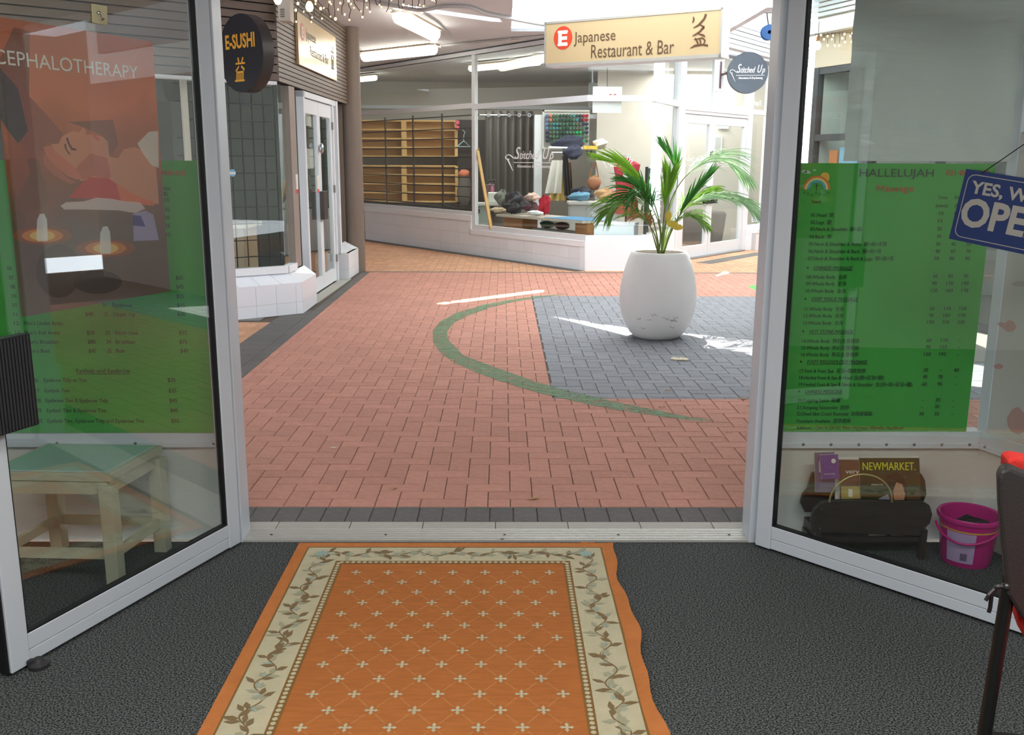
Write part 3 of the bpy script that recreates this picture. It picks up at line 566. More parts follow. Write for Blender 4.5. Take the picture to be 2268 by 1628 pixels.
# ================================================================ TABLE BEHIND THE LEFT DOOR
CREAM = mat('cream_painted_wood', (186, 184, 162), .5, var=.04, vscale=14)
def zat(y, X, Y):   # height at plan point for picture row
    lo, hi = 0., 3.5
    for _ in range(30):
        mid = (lo+hi)/2; d = Vector((X, Y, mid))-CAMP; yy = CY-F*d.dot(UP)/d.dot(FW)
        if yy > y: lo = mid
        else: hi = mid
    return lo
tb = thing('side_table', (-1.6, 3.3, 0), 'low cream painted wooden side table with pale glass top behind the left door', 'table')
c1, c2, c3 = Vector((-1.365, 3.165, 0)), Vector((-1.305, 3.50, 0)), Vector((-1.74, 3.52, 0)); c4 = c1+(c3-c2)
TZ = zat(1046, c1.x, c1.y)
cs = [c1, c2, c3, c4]; cen = (c1+c3)/2
for c in cs:
    q = c+(cen-c)*.06; ux = (c2-c1).normalized()*.023; uy = (c3-c2).normalized()*.023
    MB().obox(q+Vector((0, 0, (TZ-.05)/2)), ux, uy, (0, 0, (TZ-.05)/2)).build('leg', CREAM, tb, bev=.002)
for a, bq in ((c1, c2), (c2, c3), (c3, c4), (c4, c1)):
    a2, b2 = a+(cen-a)*.06, bq+(cen-bq)*.06
    MB().bar(a2+Vector((0, 0, TZ-.06)), b2+Vector((0, 0, TZ-.06)), .018, .045).build('apron', CREAM, tb)
    MB().bar(a2+Vector((0, 0, .12)), b2+Vector((0, 0, .12)), .018, .035).build('stretcher', CREAM, tb)
k = [c+(c-cen)*.03 for c in cs]; MB().prism([Vector((p.x, p.y, TZ-.035)) for p in k], (0, 0, .03)).build('tabletop', CREAM, tb, bev=.003)
k = [c+(cen-c)*.07 for c in cs]; MB().prism([Vector((p.x, p.y, TZ-.005)) for p in k], (0, 0, .005)).build('glass_sheet', mat('pale_blue_glass_top', (168, 198, 196), .12), tb)
# ================================================================ MAGAZINE RACK
WOOD = mat('dark_stained_wood', (52, 42, 36), .4, var=.25, vscale=10, stretch=(1, 6, 6))
rk = thing('magazine_rack', (1.45, 3.45, 0), 'dark wooden magazine rack with rounded panels against the right window wall', 'rack')
def D_(x, y, D): return at(x, y, D)
def panel(name, pts, D, th, m=WOOD, root=rk, bev=.004):
    mb = MB(); mb.prism([at(x, y, D) for x, y in pts], (0, th, 0)); return mb.build(name, m, root, bev=bev)
bk = []
back = [(1782, 1135), (1773, 1115), (1778, 1095), (1788, 1085), (1795, 1060), (1800, 1048), (1812, 1045), (2030, 1045), (2042, 1050), (2050, 1065), (2053, 1095), (2046, 1112), (2050, 1140)]
panel('back_panel', back[::-1], 3.52, .018)
front = [(1797, 1180), (1796, 1150), (1803, 1128), (1820, 1112), (1835, 1109), (1900, 1107), (1980, 1110), (2044, 1110), (2060, 1120), (2066, 1140), (2060, 1160), (2046, 1175), (2036, 1188)]
panel('front_panel', front[::-1], 3.41, .018)
zb = .075; xa, xb = at(1797, 1180, 3.42).x, at(2048, 1180, 3.42).x
MB().box(xa, 3.42, zb-.01, xb, 3.53, zb+.008).build('shelf', WOOD, rk)
for x in (xa+.01, xb-.02):
    m = MB(); m.prism([(x, 3.40, .0), (x, 3.42, .0), (x, 3.44, .05), (x, 3.51, .05), (x, 3.53, 0), (x, 3.55, 0), (x, 3.545, .12), (x, 3.40, .12)], (.022, 0, 0)); m.build('leg', WOOD, rk)
MB().bar((xa, 3.47, .04), (xb, 3.47, .04), .02, .02).build('stretcher', WOOD, rk)
m = MB(); c = at(1906, 1112, 3.40); R_ = abs(at(1975, 1112, 3.40).x-at(1837, 1112, 3.40).x)/2; m.tube([c+Vector((R_*math.cos(t), 0, R_*.93*math.sin(t))) for t in [math.pi*i/20 for i in range(21)]], .004, 8); m.build('hoop_handle', mat('brass_wire', (190, 180, 130), .3, .7), rk, smooth=True)
for x, y in [(1820, 1126), (2052, 1124), (1816, 1170), (2048, 1168)]: MB().lathe(at(x, y, 3.405), [(.005, -.002), (.004, .003)], 8, Matrix.Rotation(math.pi/2, 3, 'X'), capt=True).build('screw', CHROME, rk)
PAPER = mat('magazine_pages', (214, 212, 206), .6)
def mag(name, label, corners, D, cover, tilt=.02, texts=(), extra=()):
    r = thing(name, tuple(at(*corners[3], D)), label, 'magazine'); P_ = [at(x, y, D) for x, y in corners]; P_[0].y += tilt; P_[1].y += tilt
    m = MB(); m.prism([p+Vector((0, .001, 0)) for p in P_][::-1], (0, .005, 0)); m.build('pages', PAPER, r)
    m = MB(); m.prism(P_[::-1], (0, .001, 0)); m.build('cover', cover, r)
    v = (P_[0]-P_[3]); u = (P_[1]-P_[0]); 
    def q(a, b_, d=.0012): return P_[3]+u*a+v*b_+Vector((0, -d, 0))
    for s, a, b_, h, wd, mt in texts:
        m = MB(); m.text(s, q(a, b_), u, v, h*v.length/.72, width=wd*u.length, bold=.01, depth=.0004); m.build('lettering', mt, r, recalc=False)
    for k, (nm, pts, mt) in enumerate(extra):
        m = MB(); m.poly([q(a, b_, .0013+.0002*k) for a, b_ in pts]); m.build(nm, mt, r, recalc=False)
    return r
YEL = mat('yellow_print', (206, 204, 40), .5); WHT = mat('white_print', (226, 222, 214), .5)
sk = mat('magazine_skin', (186, 134, 108), .5); hr = mat('magazine_hair', (40, 30, 26), .5); gy = mat('magazine_grey', (150, 150, 166), .5); bw = mat('magazine_brown', (84, 62, 48), .5)
mag('magazine', 'NEWMARKET magazine with dark green cover and portrait in the dark rack', [(1907, 1018), (2041, 1018), (2041, 1135), (1908, 1135)], 3.455, mat('dark_green_cover', (52, 60, 40), .35), texts=[('NEWMARKET.', .05, .78, .15, .88, YEL), ('SPRING STYLE', .18, .5, .03, .2, WHT)],
    extra=[('couple_print', [(.5, .0), (.5, .35), (.42, .5), (.45, .68), (.6, .74), (.72, .66), (.78, .45), (.75, 0)], hr), ('face_print', [(.56, .1), (.54, .4), (.6, .56), (.7, .52), (.74, .35), (.7, .12)], sk), ('shirt_print', [(.18, .0), (.2, .14), (.3, .26), (.45, .34), (.5, .2), (.48, 0)], gy), ('road_print', [(.74, .0), (.74, .2), (.98, .45), (.98, 0)], bw)])
mag('magazine', 'brown magazine with a white title half hidden beside the green magazine', [(1862, 1022), (1908, 1022), (1908, 1135), (1862, 1135)], 3.462, mat('brown_cover', (112, 78, 62), .4), texts=[('very', .3, .74, .09, .65, WHT)], extra=[('hall_print', [(.05, .1), (.05, .5), (.95, .5), (.95, .1)], mat('print_gold', (180, 160, 90), .5)), ('window_print', [(.4, .3), (.4, .45), (.6, .45), (.6, .3)], WHT)])
mag('booklet', 'small purple booklet tucked in the left end of the dark rack', [(1818, 1010), (1858, 1008), (1860, 1060), (1820, 1062)], 3.452, mat('purple_cover', (112, 74, 148), .4), tilt=.01, texts=[('health', .15, .2, .05, .6, WHT)], extra=[('round_badge', [(.72+.13*math.cos(t*.63), .74+.1*math.sin(t*.63)) for t in range(10)], WHT)])
mag('booklet', 'pale booklet standing behind the small purple booklet', [(1806, 1004), (1850, 1003), (1850, 1090), (1806, 1090)], 3.475, mat('mauve_cover', (120, 104, 132), .4), tilt=.01, extra=[('bottle_print', [(.2, .5), (.2, .75), (.26, .85), (.32, .85), (.38, .75), (.38, .5)], WHT)])
mag('magazine', 'white magazine standing at the back of the dark rack', [(1850, 1014), (2038, 1012), (2038, 1110), (1850, 1110)], 3.49, PAPER, tilt=.01)
mag('magazine', 'folded pale magazine lying under the front panel of the dark rack', [(1925, 1176), (1962, 1178), (1962, 1192), (1925, 1190)], 3.44, PAPER, tilt=0)
mag('magazine', 'wide pale magazine lying low at the right end of the rack', [(1975, 1177), (2038, 1176), (2036, 1190), (1975, 1190)], 3.44, PAPER, tilt=0)
# ================================================================ BUCKETS
def bucket(name, label, c, r, h, m1, full=True):
    b_ = thing(name, c, label, 'bucket'); m = MB(); m.lathe(c, [(r*.82, 0), (r*.84, .004), (r, h-.01), (r*1.07, h-.012), (r*1.1, h), (r*1.06, h+.008), (r*.98, h+.004), (r*.96, h-.02), (r*.8, .01), (0.001, .01)], 40, capb=True); m.build('body', m1, b_, smooth=True)
    return b_
PINK = mat('magenta_plastic', (196, 20, 130), .3, spec=.5)
pb = bucket('bucket', 'magenta plastic bucket with a yellow stripe beside the magazine rack', (1.775, 3.40, 0), .106, .185, PINK)
c = Vector((1.775, 3.40, 0))
m = MB(); m.lathe(c, [(.1068*.965, .142), (.1068*.968, .150)], 40, capb=False); m.build('stripe', mat('yellow_stripe', (206, 170, 60), .5), pb)
m = MB(); n_ = 12
def cyl(a, z, k=1.012): r = .106*(.84+.16*z/.175)*k; return c+Vector((r*math.cos(a), r*math.sin(a), z))
m.add([cyl(math.radians(200+60*i/n_), z) for z in (.02, .14) for i in range(n_+1)], [(i, i+1, n_+2+i, n_+1+i) for i in range(n_)]); m.build('paper_label', mat('lilac_label', (186, 160, 206), .5), pb, recalc=False)
m = MB()
for k in range(9): a0 = math.radians(232+k*1.6); m.add([cyl(a0, .03, 1.018), cyl(a0+.015, .03, 1.018), cyl(a0+.015, .06, 1.018), cyl(a0, .06, 1.018)], [(0, 1, 2, 3)])
m.build('barcode', BLACK, pb, recalc=False)
m = MB(); m.tube([c+Vector((.119*math.cos(t), .119*math.sin(t), .15-.045*math.sin((t-math.radians(170))/math.radians(130)*math.pi))) for t in [math.radians(170+130*i/14) for i in range(15)]], .0045, 8); m.build('handle', PINK, pb, smooth=True)
m = MB(); m.blob(c+Vector((.01, .0, .12)), .08, .08, .05, 16, 8, .1, 3); m.build('dark_contents', mat('dark_soil', (38, 24, 32), .9, bump=.8, bscale=90), pb)
bucket('bucket', 'white plastic bucket half hidden behind the black chair', (1.98, 3.26, 0), .1, .20, mat('white_plastic', (206, 206, 206), .4))
# ================================================================ CHAIR AT THE RIGHT EDGE
ch = thing('visitor_chair', (1.32, 1.45, 0), 'black framed visitor chair with red cushion at the right edge', 'chair')
blk = mat('black_plastic_shell', (40, 38, 38), .5, bump=.2, bscale=300); rdf = mat('red_fabric', (190, 34, 26), .85, bump=.3, bscale=300); tb_ = mat('black_tube', (14, 14, 15), .35)
DC = 1.55
def chp(x, y, dd=0): return at(x, y, DC+dd)
out = [(2212, 1060), (2218, 1042), (2236, 1035), (2262, 1046), (2300, 1062), (2400, 1085), (2440, 1110), (2440, 1390), (2380, 1400), (2300, 1390), (2262, 1370), (2232, 1320), (2222, 1220), (2214, 1120)]
m = MB(); q = [chp(x, y, (x-2212)*.0002) for x, y in out]; m.prism(q, (.012, .035, 0)); m.build('backrest_shell', blk, ch, bev=.008)
out2 = [(2232, 1020), (2246, 1014), (2270, 1018), (2420, 1050), (2440, 1100), (2440, 1420), (2380, 1440), (2290, 1428), (2268, 1410), (2256, 1375), (2240, 1300), (2230, 1100)]
m = MB(); q = [chp(x, y, .045+(x-2212)*.0002) for x, y in out2]; m.prism(q, (.012, .05, 0)); m.build('backrest_cushion', rdf, ch, bev=.015)
lt = chp(2232, 1310, .03); lb = chp(2178, 1640, .0); dv = (lb-lt); k = lt.z/(-dv.z); lb = lt+dv*k*1.0; lb.z = .012
m = MB(); m.tube([chp(2250, 1180, .03), lt, lb], .0125, 12); m.build('leg', tb_, ch, smooth=True)
o_ = Vector((.1, -.46, 0)); m = MB(); m.tube([chp(2250, 1180, .03)+o_, lt+o_, lb+o_], .0125, 12); m.build('leg', tb_, ch, smooth=True)
for o2 in (Vector((.62, -.02, 0)), Vector((.66, -.42, 0))):
    m = MB(); m.tube([Vector((lt.x+o2.x, lt.y+o2.y, .44)), Vector((lb.x+o2.x, lb.y+o2.y+.05, .012))], .0125, 12); m.build('leg', tb_, ch, smooth=True)
sx, sy = lt.x+.2, lt.y-.46; m = MB(); m.box(sx, sy, .45, sx+.48, sy+.46, .50); m.build('seat_cushion', rdf, ch, bev=.02)
m = MB(); m.box(sx+.01, sy+.01, .43, sx+.47, sy+.45, .449); m.build('seat_base', blk, ch)
m = MB(); m.bar((lt.x, lt.y, .44), (sx+.1, sy+.4, .44), .02, .02); m.build('seat_bracket', tb_, ch)
m = MB(); a = chp(2228, 1300, -.02); m.blob(a, .008, .008, .008, 8, 6); m.tube([a, chp(2212, 1298, -.02), chp(2202, 1306, -.02), chp(2190, 1318, -.02), chp(2183, 1330, -.02)], .0035, 6); m.tube([a, chp(2206, 1300, -.02), chp(2196, 1320, -.02), chp(2193, 1346, -.02), chp(2190, 1356, -.02)], .004, 6); m.build('tie_cord', BLACK, ch)
# ================================================================ MAT
MX0, MX1, MY0, MY1 = -.802, .432, 1.55, 3.543
TERRA = mat('terracotta_wool', (198, 122, 66), .95, var=.09, vscale=14, bump=.6, bscale=240, stretch=(1, 5, 1), spec=.1); ORNG = mat('orange_wool', (198, 124, 70), .95, var=.08, vscale=14, bump=.6, bscale=200, spec=.1)
CRM = mat('cream_wool', (196, 188, 158), .95, var=.05, vscale=16, bump=.5, bscale=240, spec=.1); BRN = mat('brown_wool', (122, 100, 66), .95); GRG = mat('grey_green_wool', (158, 156, 130), .95); BLU = mat('blue_grey_wool', (150, 172, 162), .95); DBR = mat('dark_brown_wool', (126, 92, 42), .95)
mt_ = thing('doormat_rug', (-.185, 2.55, 0), 'terracotta and cream patterned wool rug lying on the dark carpet at the doorway', 'rug')
TH_ = .009
def curl(x, y):   # the right edge stands up in a soft roll
    t = max(0, (x-(MX1-.05))/.05); amp = .016*(.6+.4*math.sin(5.2*y+.5))*(1 if y < 3.45 else 0.2); return Vector((x+t*.010*math.sin(9*y+1)+t*.006*math.sin(23*y), y, TH_+amp*t*t*(1 if t <= 1 else 1)))
def ring(mb, x0, y0, x1, y1, X0, Y0_, X1, Y1_, z, nseg=40):
    for (ax, ay, bx, by, cx_, cy_, dx, dy) in ((x0, y0, x1, y0, X0, Y0_, X1, Y0_), (x1, y0, x1, y1, X1, Y0_, X1, Y1_), (x1, y1, x0, y1, X1, Y1_, X0, Y1_), (x0, y1, x0, y0, X0, Y1_, X0, Y0_)):
        n = nseg; V = []
        for i in range(n+1):
            t = i/n; V.append(curl(ax+(bx-ax)*t, ay+(by-ay)*t)+Vector((0, 0, z)))
        for i in range(n+1):
            t = i/n; V.append(curl(cx_+(dx-cx_)*t, cy_+(dy-cy_)*t)+Vector((0, 0, z)))
        mb.add(V, [(i, i+1, n+2+i, n+1+i) for i in range(n)])
o1, o2, o3 = .045, .175, .202
m = MB(); ring(m, MX0, MY0, MX1, MY1, MX0+o1, MY0+o1, MX1-o1, MY1-o1, 0)
# skirt and underside
n = 40; pts = []
for (ax, ay, bx, by) in ((MX0, MY0, MX1, MY0), (MX1, MY0, MX1, MY1), (MX1, MY1, MX0, MY1), (MX0, MY1, MX0, MY0)):
    for i in range(n): t = i/n; pts.append((ax+(bx-ax)*t, ay+(by-ay)*t))
V = [curl(*p) for p in pts]; V2 = [Vector((v.x-.004*(1 if v.x > MX1-.02 else 0), v.y, max(0.0005, v.z-TH_))) for v in V]; k = len(V); m.add(V+V2, [(i, (i+1) % k, k+(i+1) % k, k+i) for i in range(k)])
m.build('outer_border', ORNG, mt_, recalc=False)
m = MB(); ring(m, MX0+o1, MY0+o1, MX1-o1, MY1-o1, MX0+o2, MY0+o2, MX1-o2, MY1-o2, .0, 24); m.build('floral_border', CRM, mt_, recalc=False)
m = MB(); ring(m, MX0+o1-.003, MY0+o1-.003, MX1-o1+.003, MY1-o1+.003, MX0+o1+.003, MY0+o1+.003, MX1-o1-.003, MY1-o1-.003, .0006, 40); ring(m, MX0+o2, MY0+o2, MX1-o2, MY1-o2, MX0+o3, MY0+o3, MX1-o3, MY1-o3, .0006, 24); m.build('border_line', DBR, mt_, recalc=False)
m = MB(); m.add([(MX0+o3, MY0+o3, TH_), (MX1-o3, MY0+o3, TH_), (MX1-o3, MY1-o3, TH_), (MX0+o3, MY1-o3, TH_)], [(0, 1, 2, 3)]); m.build('centre_field', TERRA, mt_, recalc=False)
def flat(mb, pts, z): mb.add([(x, y, z) for x, y in pts], [tuple(range(len(pts)))])
m = MB(); bx0, by0, bx1, by1 = MX0+(o2+o3)/2, MY0+(o2+o3)/2, MX1-(o2+o3)/2, MY1-(o2+o3)/2
def beads(x0, y0, x1, y1):
    L_ = math.hypot(x1-x0, y1-y0); n = int(L_/.021)
    for i in range(n):
        t = (i+.5)/n; cx_, cy_ = x0+(x1-x0)*t, y0+(y1-y0)*t; flat(m, [(cx_+.0078*math.cos(a*math.pi/4), cy_+.0085*math.sin(a*math.pi/4)) for a in range(8)], TH_+.0012)
beads(bx0, by0, bx1, by0); beads(bx1, by0, bx1, by1); beads(bx1, by1, bx0, by1); beads(bx0, by1, bx0, by0); stuff(m.build('bead_pattern', CRM, mt_, recalc=False))
m = MB(); lm = MB(); dx, dy = .1185, .0817
for j in range(-1, 21):
    y = 3.263-dy*j
    for i in range(-1, 8):
        x = -.5365+dx*i+(dx/2 if j % 2 else 0)
        if not (MX0+o3+.02 < x < MX1-o3-.02 and MY0+o3 < y < MY1-o3-.04): 
            continue
        P4 = []
        for q in range(4):
            a = q*math.pi/2; R1 = .021 if q % 2 == 0 else .024
            for da, r in ((-.38, .011), (-.42, .0165), (-.2, .0155), (0, R1), (.2, .0155), (.42, .0165), (.38, .011), (.785, .0045)): P4.append((x+r*math.cos(a+da), y+r*math.sin(a+da)))
        flat(m, P4, TH_+.0011)
        for sx_ in (-1, 1):
            ex, ey = x+sx_*dx/2, y-dy
            if MX0+o3+.01 < ex < MX1-o3-.01 and ey > MY0+o3:
                for t in (.26, .34, .42, .50, .58, .66, .74):
                    px_, py_ = x+(ex-x)*t, y+(ey-y)*t; d_ = .0035; flat(lm, [(px_-d_, py_-.001), (px_, py_+d_*.6), (px_+d_, py_+.001), (px_, py_-d_*.6)], TH_+.0009)
stuff(m.build('star_pattern', CRM, mt_, recalc=False)); stuff(lm.build('lattice_pattern', mat('peach_wool', (214, 156, 100), .95), mt_, recalc=False))
# leafy scroll in the cream border
mbs = {'a': MB(), 'b': MB(), 'c': MB()}; rnd = random.Random(5)
def lf(mb, x, y, a, L_, W_, z=.0014):
    pr = [(0, 0), (.25, .5), (.5, .85), (.75, .5), (1, 0), (.7, -.45), (.45, -.8), (.2, -.45)]
    def inside(px_, py_): return True
    flat(mb, [(x+L_*px_*math.cos(a)-W_*py_*math.sin(a)/2, y+L_*px_*math.sin(a)+W_*py_*math.cos(a)/2) for px_, py_ in pr], TH_+z+rnd.uniform(0, .0006))
def scroll(x0, y0, x1, y1):
    L_ = math.hypot(x1-x0, y1-y0); ang = math.atan2(y1-y0, x1-x0); n = int(L_/.012); prev = None
    for i in range(n):
        t = i/n; off = .022*math.sin(t*L_/.16*2*math.pi); x = x0+(x1-x0)*t-math.sin(ang)*off; y = y0+(y1-y0)*t+math.cos(ang)*off
        if prev:
            a = math.atan2(y-prev[1], x-prev[0]); w_ = .0022; flat(mbs['a'], [(prev[0]-w_*math.sin(a), prev[1]+w_*math.cos(a)), (x-w_*math.sin(a), y+w_*math.cos(a)), (x+w_*math.sin(a), y-w_*math.cos(a)), (prev[0]+w_*math.sin(a), prev[1]-w_*math.cos(a))][::-1], TH_+.0012)
            if i % 2 == 0 or rnd.random() < .35:
                sd = 1 if (i//2) % 2 else -1; key = 'a' if rnd.random() < .55 else 'b'; lf(mbs[key], x, y, a+sd*rnd.uniform(.5, 1.1), rnd.uniform(.036, .056), rnd.uniform(.018, .026), .0013 if key == 'a' else .0011)
            if i % 5 == 4:
                for q in range(5): lf(mbs['c' if rnd.random() < .4 else 'b'], x+.02*math.cos(ang+1.57)*(-1 if off > 0 else 1), y+.02*math.sin(ang+1.57)*(-1 if off > 0 else 1), q*1.256, .016, .012, .0010)
        prev = (x, y)
c_ = (o1+o2)/2; scroll(MX0+c_, MY0+c_, MX0+c_, MY1-c_); scroll(MX1-c_, MY0+c_, MX1-c_, MY1-c_); scroll(MX0+c_, MY1-c_, MX1-c_, MY1-c_); scroll(MX0+c_, MY0+c_, MX1-c_, MY0+c_)
for cx_, cy_ in ((MX0+c_, MY1-c_), (MX1-c_, MY1-c_)):
    for q in range(8): lf(mbs['c'], cx_, cy_, q*.785, .032, .022, .0018)
for kk, mt2, nm in (('a', BRN, 'brown_leaf_pattern'), ('b', GRG, 'green_leaf_pattern'), ('c', BLU, 'flower_pattern')): stuff(mbs[kk].build(nm, mt2, mt_, recalc=False))
m = MB(); c = Vector((.29, 3.535, .004)); m.tube([c+Vector((0, 0, 0)), c+Vector((.03, .012, .004)), c+Vector((.055, .004, .006)), c+Vector((.075, .012, .004)), c+Vector((.06, -.006, .002)), c+Vector((.03, .002, .004))], .003, 6); m.build('loose_thread', ORNG, mt_)
# ================================================================ ARCADE ROOF
RZ = 3.18
def roofpiece(name, outer, holes, z0, z1, m):
    V = []; Ed = []
    for lp in [outer]+holes:
        s_ = len(V); V += [Vector(p) for p in lp]; Ed += [(s_+i, s_+(i+1) % len(lp)) for i in range(len(lp))]
    vo, eo, fo, _, _, _ = delaunay_2d_cdt(V, Ed, [], 0, 1e-6)
    def inp(p, lp):
        c = False
        for i in range(len(lp)):
            (xa, ya), (xb, yb) = lp[i], lp[i-1]
            if (ya > p.y) != (yb > p.y) and p.x < (xb-xa)*(p.y-ya)/(yb-ya)+xa: c = not c
        return c
    mb = MB(); nb = len(vo); fs = []
    for f in fo:
        c = sum((vo[i] for i in f), Vector((0, 0)))/len(f)
        if inp(c, outer) and not any(inp(c, h) for h in holes): fs.append(tuple(f))
    mb.add([(p.x, p.y, z0) for p in vo]+[(p.x, p.y, z1) for p in vo], [t[::-1] for t in fs]+[tuple(i+nb for i in t) for t in fs])
    cnt = {}
    for t in fs:
        for i in range(len(t)): e = (t[i], t[(i+1) % len(t)]); cnt[e] = cnt.get(e, 0)+1
    mb.add([(p.x, p.y, z0) for p in vo]+[(p.x, p.y, z1) for p in vo], [(e[0], e[1], e[1]+nb, e[0]+nb) for e in cnt if (e[1], e[0]) not in cnt])
    return ST(name, mb, m)
OF = (SV.x/SV.z*RZ, SV.y/SV.z*RZ)
def sh(pts): return [(x+OF[0], y+OF[1]) for x, y in pts]
slot1 = sh([(-.74, 10.05), (-.60, 10.02), (.47, 11.0), (.50, 11.28), (.38, 11.26), (-.70, 10.22)])
slot2 = sh([(.43, 9.34), (1.16, 8.60), (1.78, 8.56), (2.25, 8.13), (3.6, 7.0), (3.6, 6.0), (2.01, 7.30), (1.10, 8.17)])  # both openings shaped so the sun draws a stripe and a wedge on the paving
roofpiece('roof', [(-8, 3.66), (.1, 3.66), (.1, 19.8), (-8, 19.8)], [slot1, slot2], RZ, RZ+.15, CEIL)
roofpiece('roof.001', [(.1, 3.66), (10.2, 3.66), (10.2, 7.5), (.1, 7.5)], [slot2], RZ, RZ+.12, CEIL)  # out of view; stretched right to darken what the sushi window reflects
tl_ = bpy.data.materials.new('translucent_roof_sheet'); tl_.use_nodes = True; nt = tl_.node_tree; nt.nodes.clear(); o = nt.nodes.new('ShaderNodeOutputMaterial'); a = nt.nodes.new('ShaderNodeBsdfTranslucent'); b = nt.nodes.new('ShaderNodeBsdfDiffuse'); mx = nt.nodes.new('ShaderNodeMixShader'); a.inputs[0].default_value = (.9, .92, .92, 1); b.inputs[0].default_value = (.8, .82, .82, 1); mx.inputs[0].default_value = .25
nt.links.new(a.outputs[0], mx.inputs[1]); nt.links.new(b.outputs[0], mx.inputs[2]); nt.links.new(mx.outputs[0], o.inputs[0])
roofpiece('skylight', [(.1, 7.5), (3.45, 7.5), (3.45, 10.85), (2.9, 10.85), (2.9, 13.35), (.1, 13.35)], [slot1, slot2], RZ+.03, RZ+.05, tl_)
roofpiece('roof.003', [(-9, 19.8), (2, 19.8), (2, 24.2), (-9, 24.2)], [], RZ, RZ+.15, CEIL)
roofpiece('roof.002', [(.1, 13.35), (2.3, 13.35), (2.3, 19.8), (.1, 19.8)], [], RZ, RZ+.15, CEIL)
roofpiece('skylight', [(2.9, 11.0), (9, 11.0), (9, 19.8), (2.3, 19.8), (2.3, 13.5), (2.9, 13.5)], [], 5.0, 5.03, tl_)  # unseen high sheet added to soften the sun before the tailor doors
sbm = mat('white_glazing_bar', (222, 224, 226), .5)
for k in range(3): ST('roof_beam', MB().box(.1, 11.2+k*.7, RZ-.02, 2.9, 11.23+k*.7, RZ+.03), sbm)
ST('roof_beam', MB().box(2.86, 10.9, RZ-.05, 2.94, 13.4, RZ+.05), sbm)
# ================================================================ SUSHI SHOP (left)
e0, e1, e2, e3, e4 = (-6.0, 6.14), (-2.569, 8.914), (-1.981, 9.39), (-1.98, 10.1), (-2.0, 12.21)
# plinth of white tiles
def tiled(root, P, Q, s0, s1, z0, z1, xs, zs, d=0., tm=TILEW):
    MB().seg(P, Q, s0, s1, z0, z1, d-.08, d-.004).build('grout_bed', GROUT, root)
    for i in range(len(xs)-1):
        for j in range(len(zs)-1):
            a, b_ = max(s0, xs[i]), min(s1, xs[i+1]); c, e_ = zs[j], zs[j+1]
            if b_-a > .02: MB().seg(P, Q, a+.0015, b_-.0015, c+.0015, e_-.0015, d-.004, d+random.uniform(0, .001)).build('tile', tm, root)
def rng(a, b, st): r = [a]; 
def steps(a, b, st):
    r = [a]
    while r[-1]+st < b-.02: r.append(r[-1]+st)
    return r+[b]
ep = struct('sushi_shop_plinth', (-2.2, 9.2, 0)); ep.name = 'wall_left_plinth'
Le = plen(e0, e2); S0 = Le-1.1
PT = .31    # plinth top
tiled(ep, e0, e2, S0, Le, 0, PT, steps(S0-.02, Le, .21), [0, .12, PT])
tiled(ep, e2, e3, 0, plen(e2, e3), 0, PT, [0, plen(e2, e3)*.52, plen(e2, e3)], [0, .12, PT])
# window plane set back on the plinth
def back(P, Q, d):
    u = Vector((Q[0]-P[0], Q[1]-P[1])).normalized(); n = Vector((u.y, -u.x)); return (P[0]-n.x*d, P[1]-n.y*d), (Q[0]-n.x*d, Q[1]-n.y*d)
# sloping ledge tiles
wf0, wf1, wf2 = (-5.9, 6.40), (-2.22, 9.36), (-2.12, 9.62); wf1 = (-2.20, 9.34); wf3 = (-2.11, 10.12)
u0 = Vector((e2[0]-e0[0], e2[1]-e0[1])).normalized()
m = MB(); P0, P1 = Vector((e0[0], e0[1], PT)), Vector((e2[0], e2[1], PT)); 
def v3(p, z): return Vector((p[0], p[1], z))
i0 = v3(e0, 0)+Vector((-u0.y, u0.x, 0))*.19
nled = 6; LG = .40
sa = Vector((e2[0], e2[1], 0))-Vector((u0.x, u0.y, 0))*1.1; nb_ = Vector((-u0.y, u0.x, 0))
wA = sa+nb_*.16; wB = Vector((-2.13, 9.42, 0)); wC = Vector((-2.10, 10.10, 0))
for k in range(5):
    t0, t1 = k/5, (k+1)/5; a, b_ = sa+(v3(e2, 0)-sa)*t0, sa+(v3(e2, 0)-sa)*t1; c, d = wA+(wB-wA)*t1, wA+(wB-wA)*t0
    j = .003; du = (b_-a).normalized()*j
    MB().prism([a+du+Vector((0, 0, PT)), b_-du+Vector((0, 0, PT)), c-du+Vector((0, 0, LG)), d+du+Vector((0, 0, LG))], (0, 0, -.02)).build('ledge_tile', TILEW, ep)
MB().prism([v3(e2, PT), v3(e3, PT), wC+Vector((0, 0, LG)), wB+Vector((0, 0, LG))], (0, 0, -.02)).build('ledge_tile', TILEW, ep)
ST('wall_left_base', MB().prism([sa+nb_*.1, v3(e2, 0)+nb_*.12+Vector((-.03, 0, 0)), v3(e3, 0)+Vector((-.08, 0, 0)), wC+Vector((-.1, .0, 0)), wA+nb_*.12], (0, 0, PT-.03)), GROUT)
# windows
WZ0, WZ1 = .40, 2.2
ew = struct('window_4', (-2.3, 9.2, 0)); PW = (wA.x, wA.y); QW = (wB.x, wB.y); LW = plen(PW, QW)
m = MB(); m.seg(PW, QW, -.05, LW, WZ0, WZ0+.07, -.05, .03); m.build('sill', TRIMW, ew, bev=.004)
m = MB(); m.seg(QW, (wC.x, wC.y), 0, .30, WZ0, WZ0+.07, -.05, .03); m.build('sill', TRIMW, ew, bev=.004)
MB().seg(PW, QW, .08, .13, WZ0+.07, WZ1, -.05, .0).build('mullion', mat('cream_frame', (214, 206, 192), .5), ew)
MB().seg(PW, QW, .13, LW-.002, WZ0+.07, WZ1, -.02, -.014).build('pane', SHOPGLASS, ew)
MB().seg(QW, (wC.x, wC.y), .004, .28, WZ0+.07, WZ1, -.02, -.014).build('pane', SHOPGLASS, ew)
BRF = mat('brown_grey_frame', (150, 136, 128), .5)
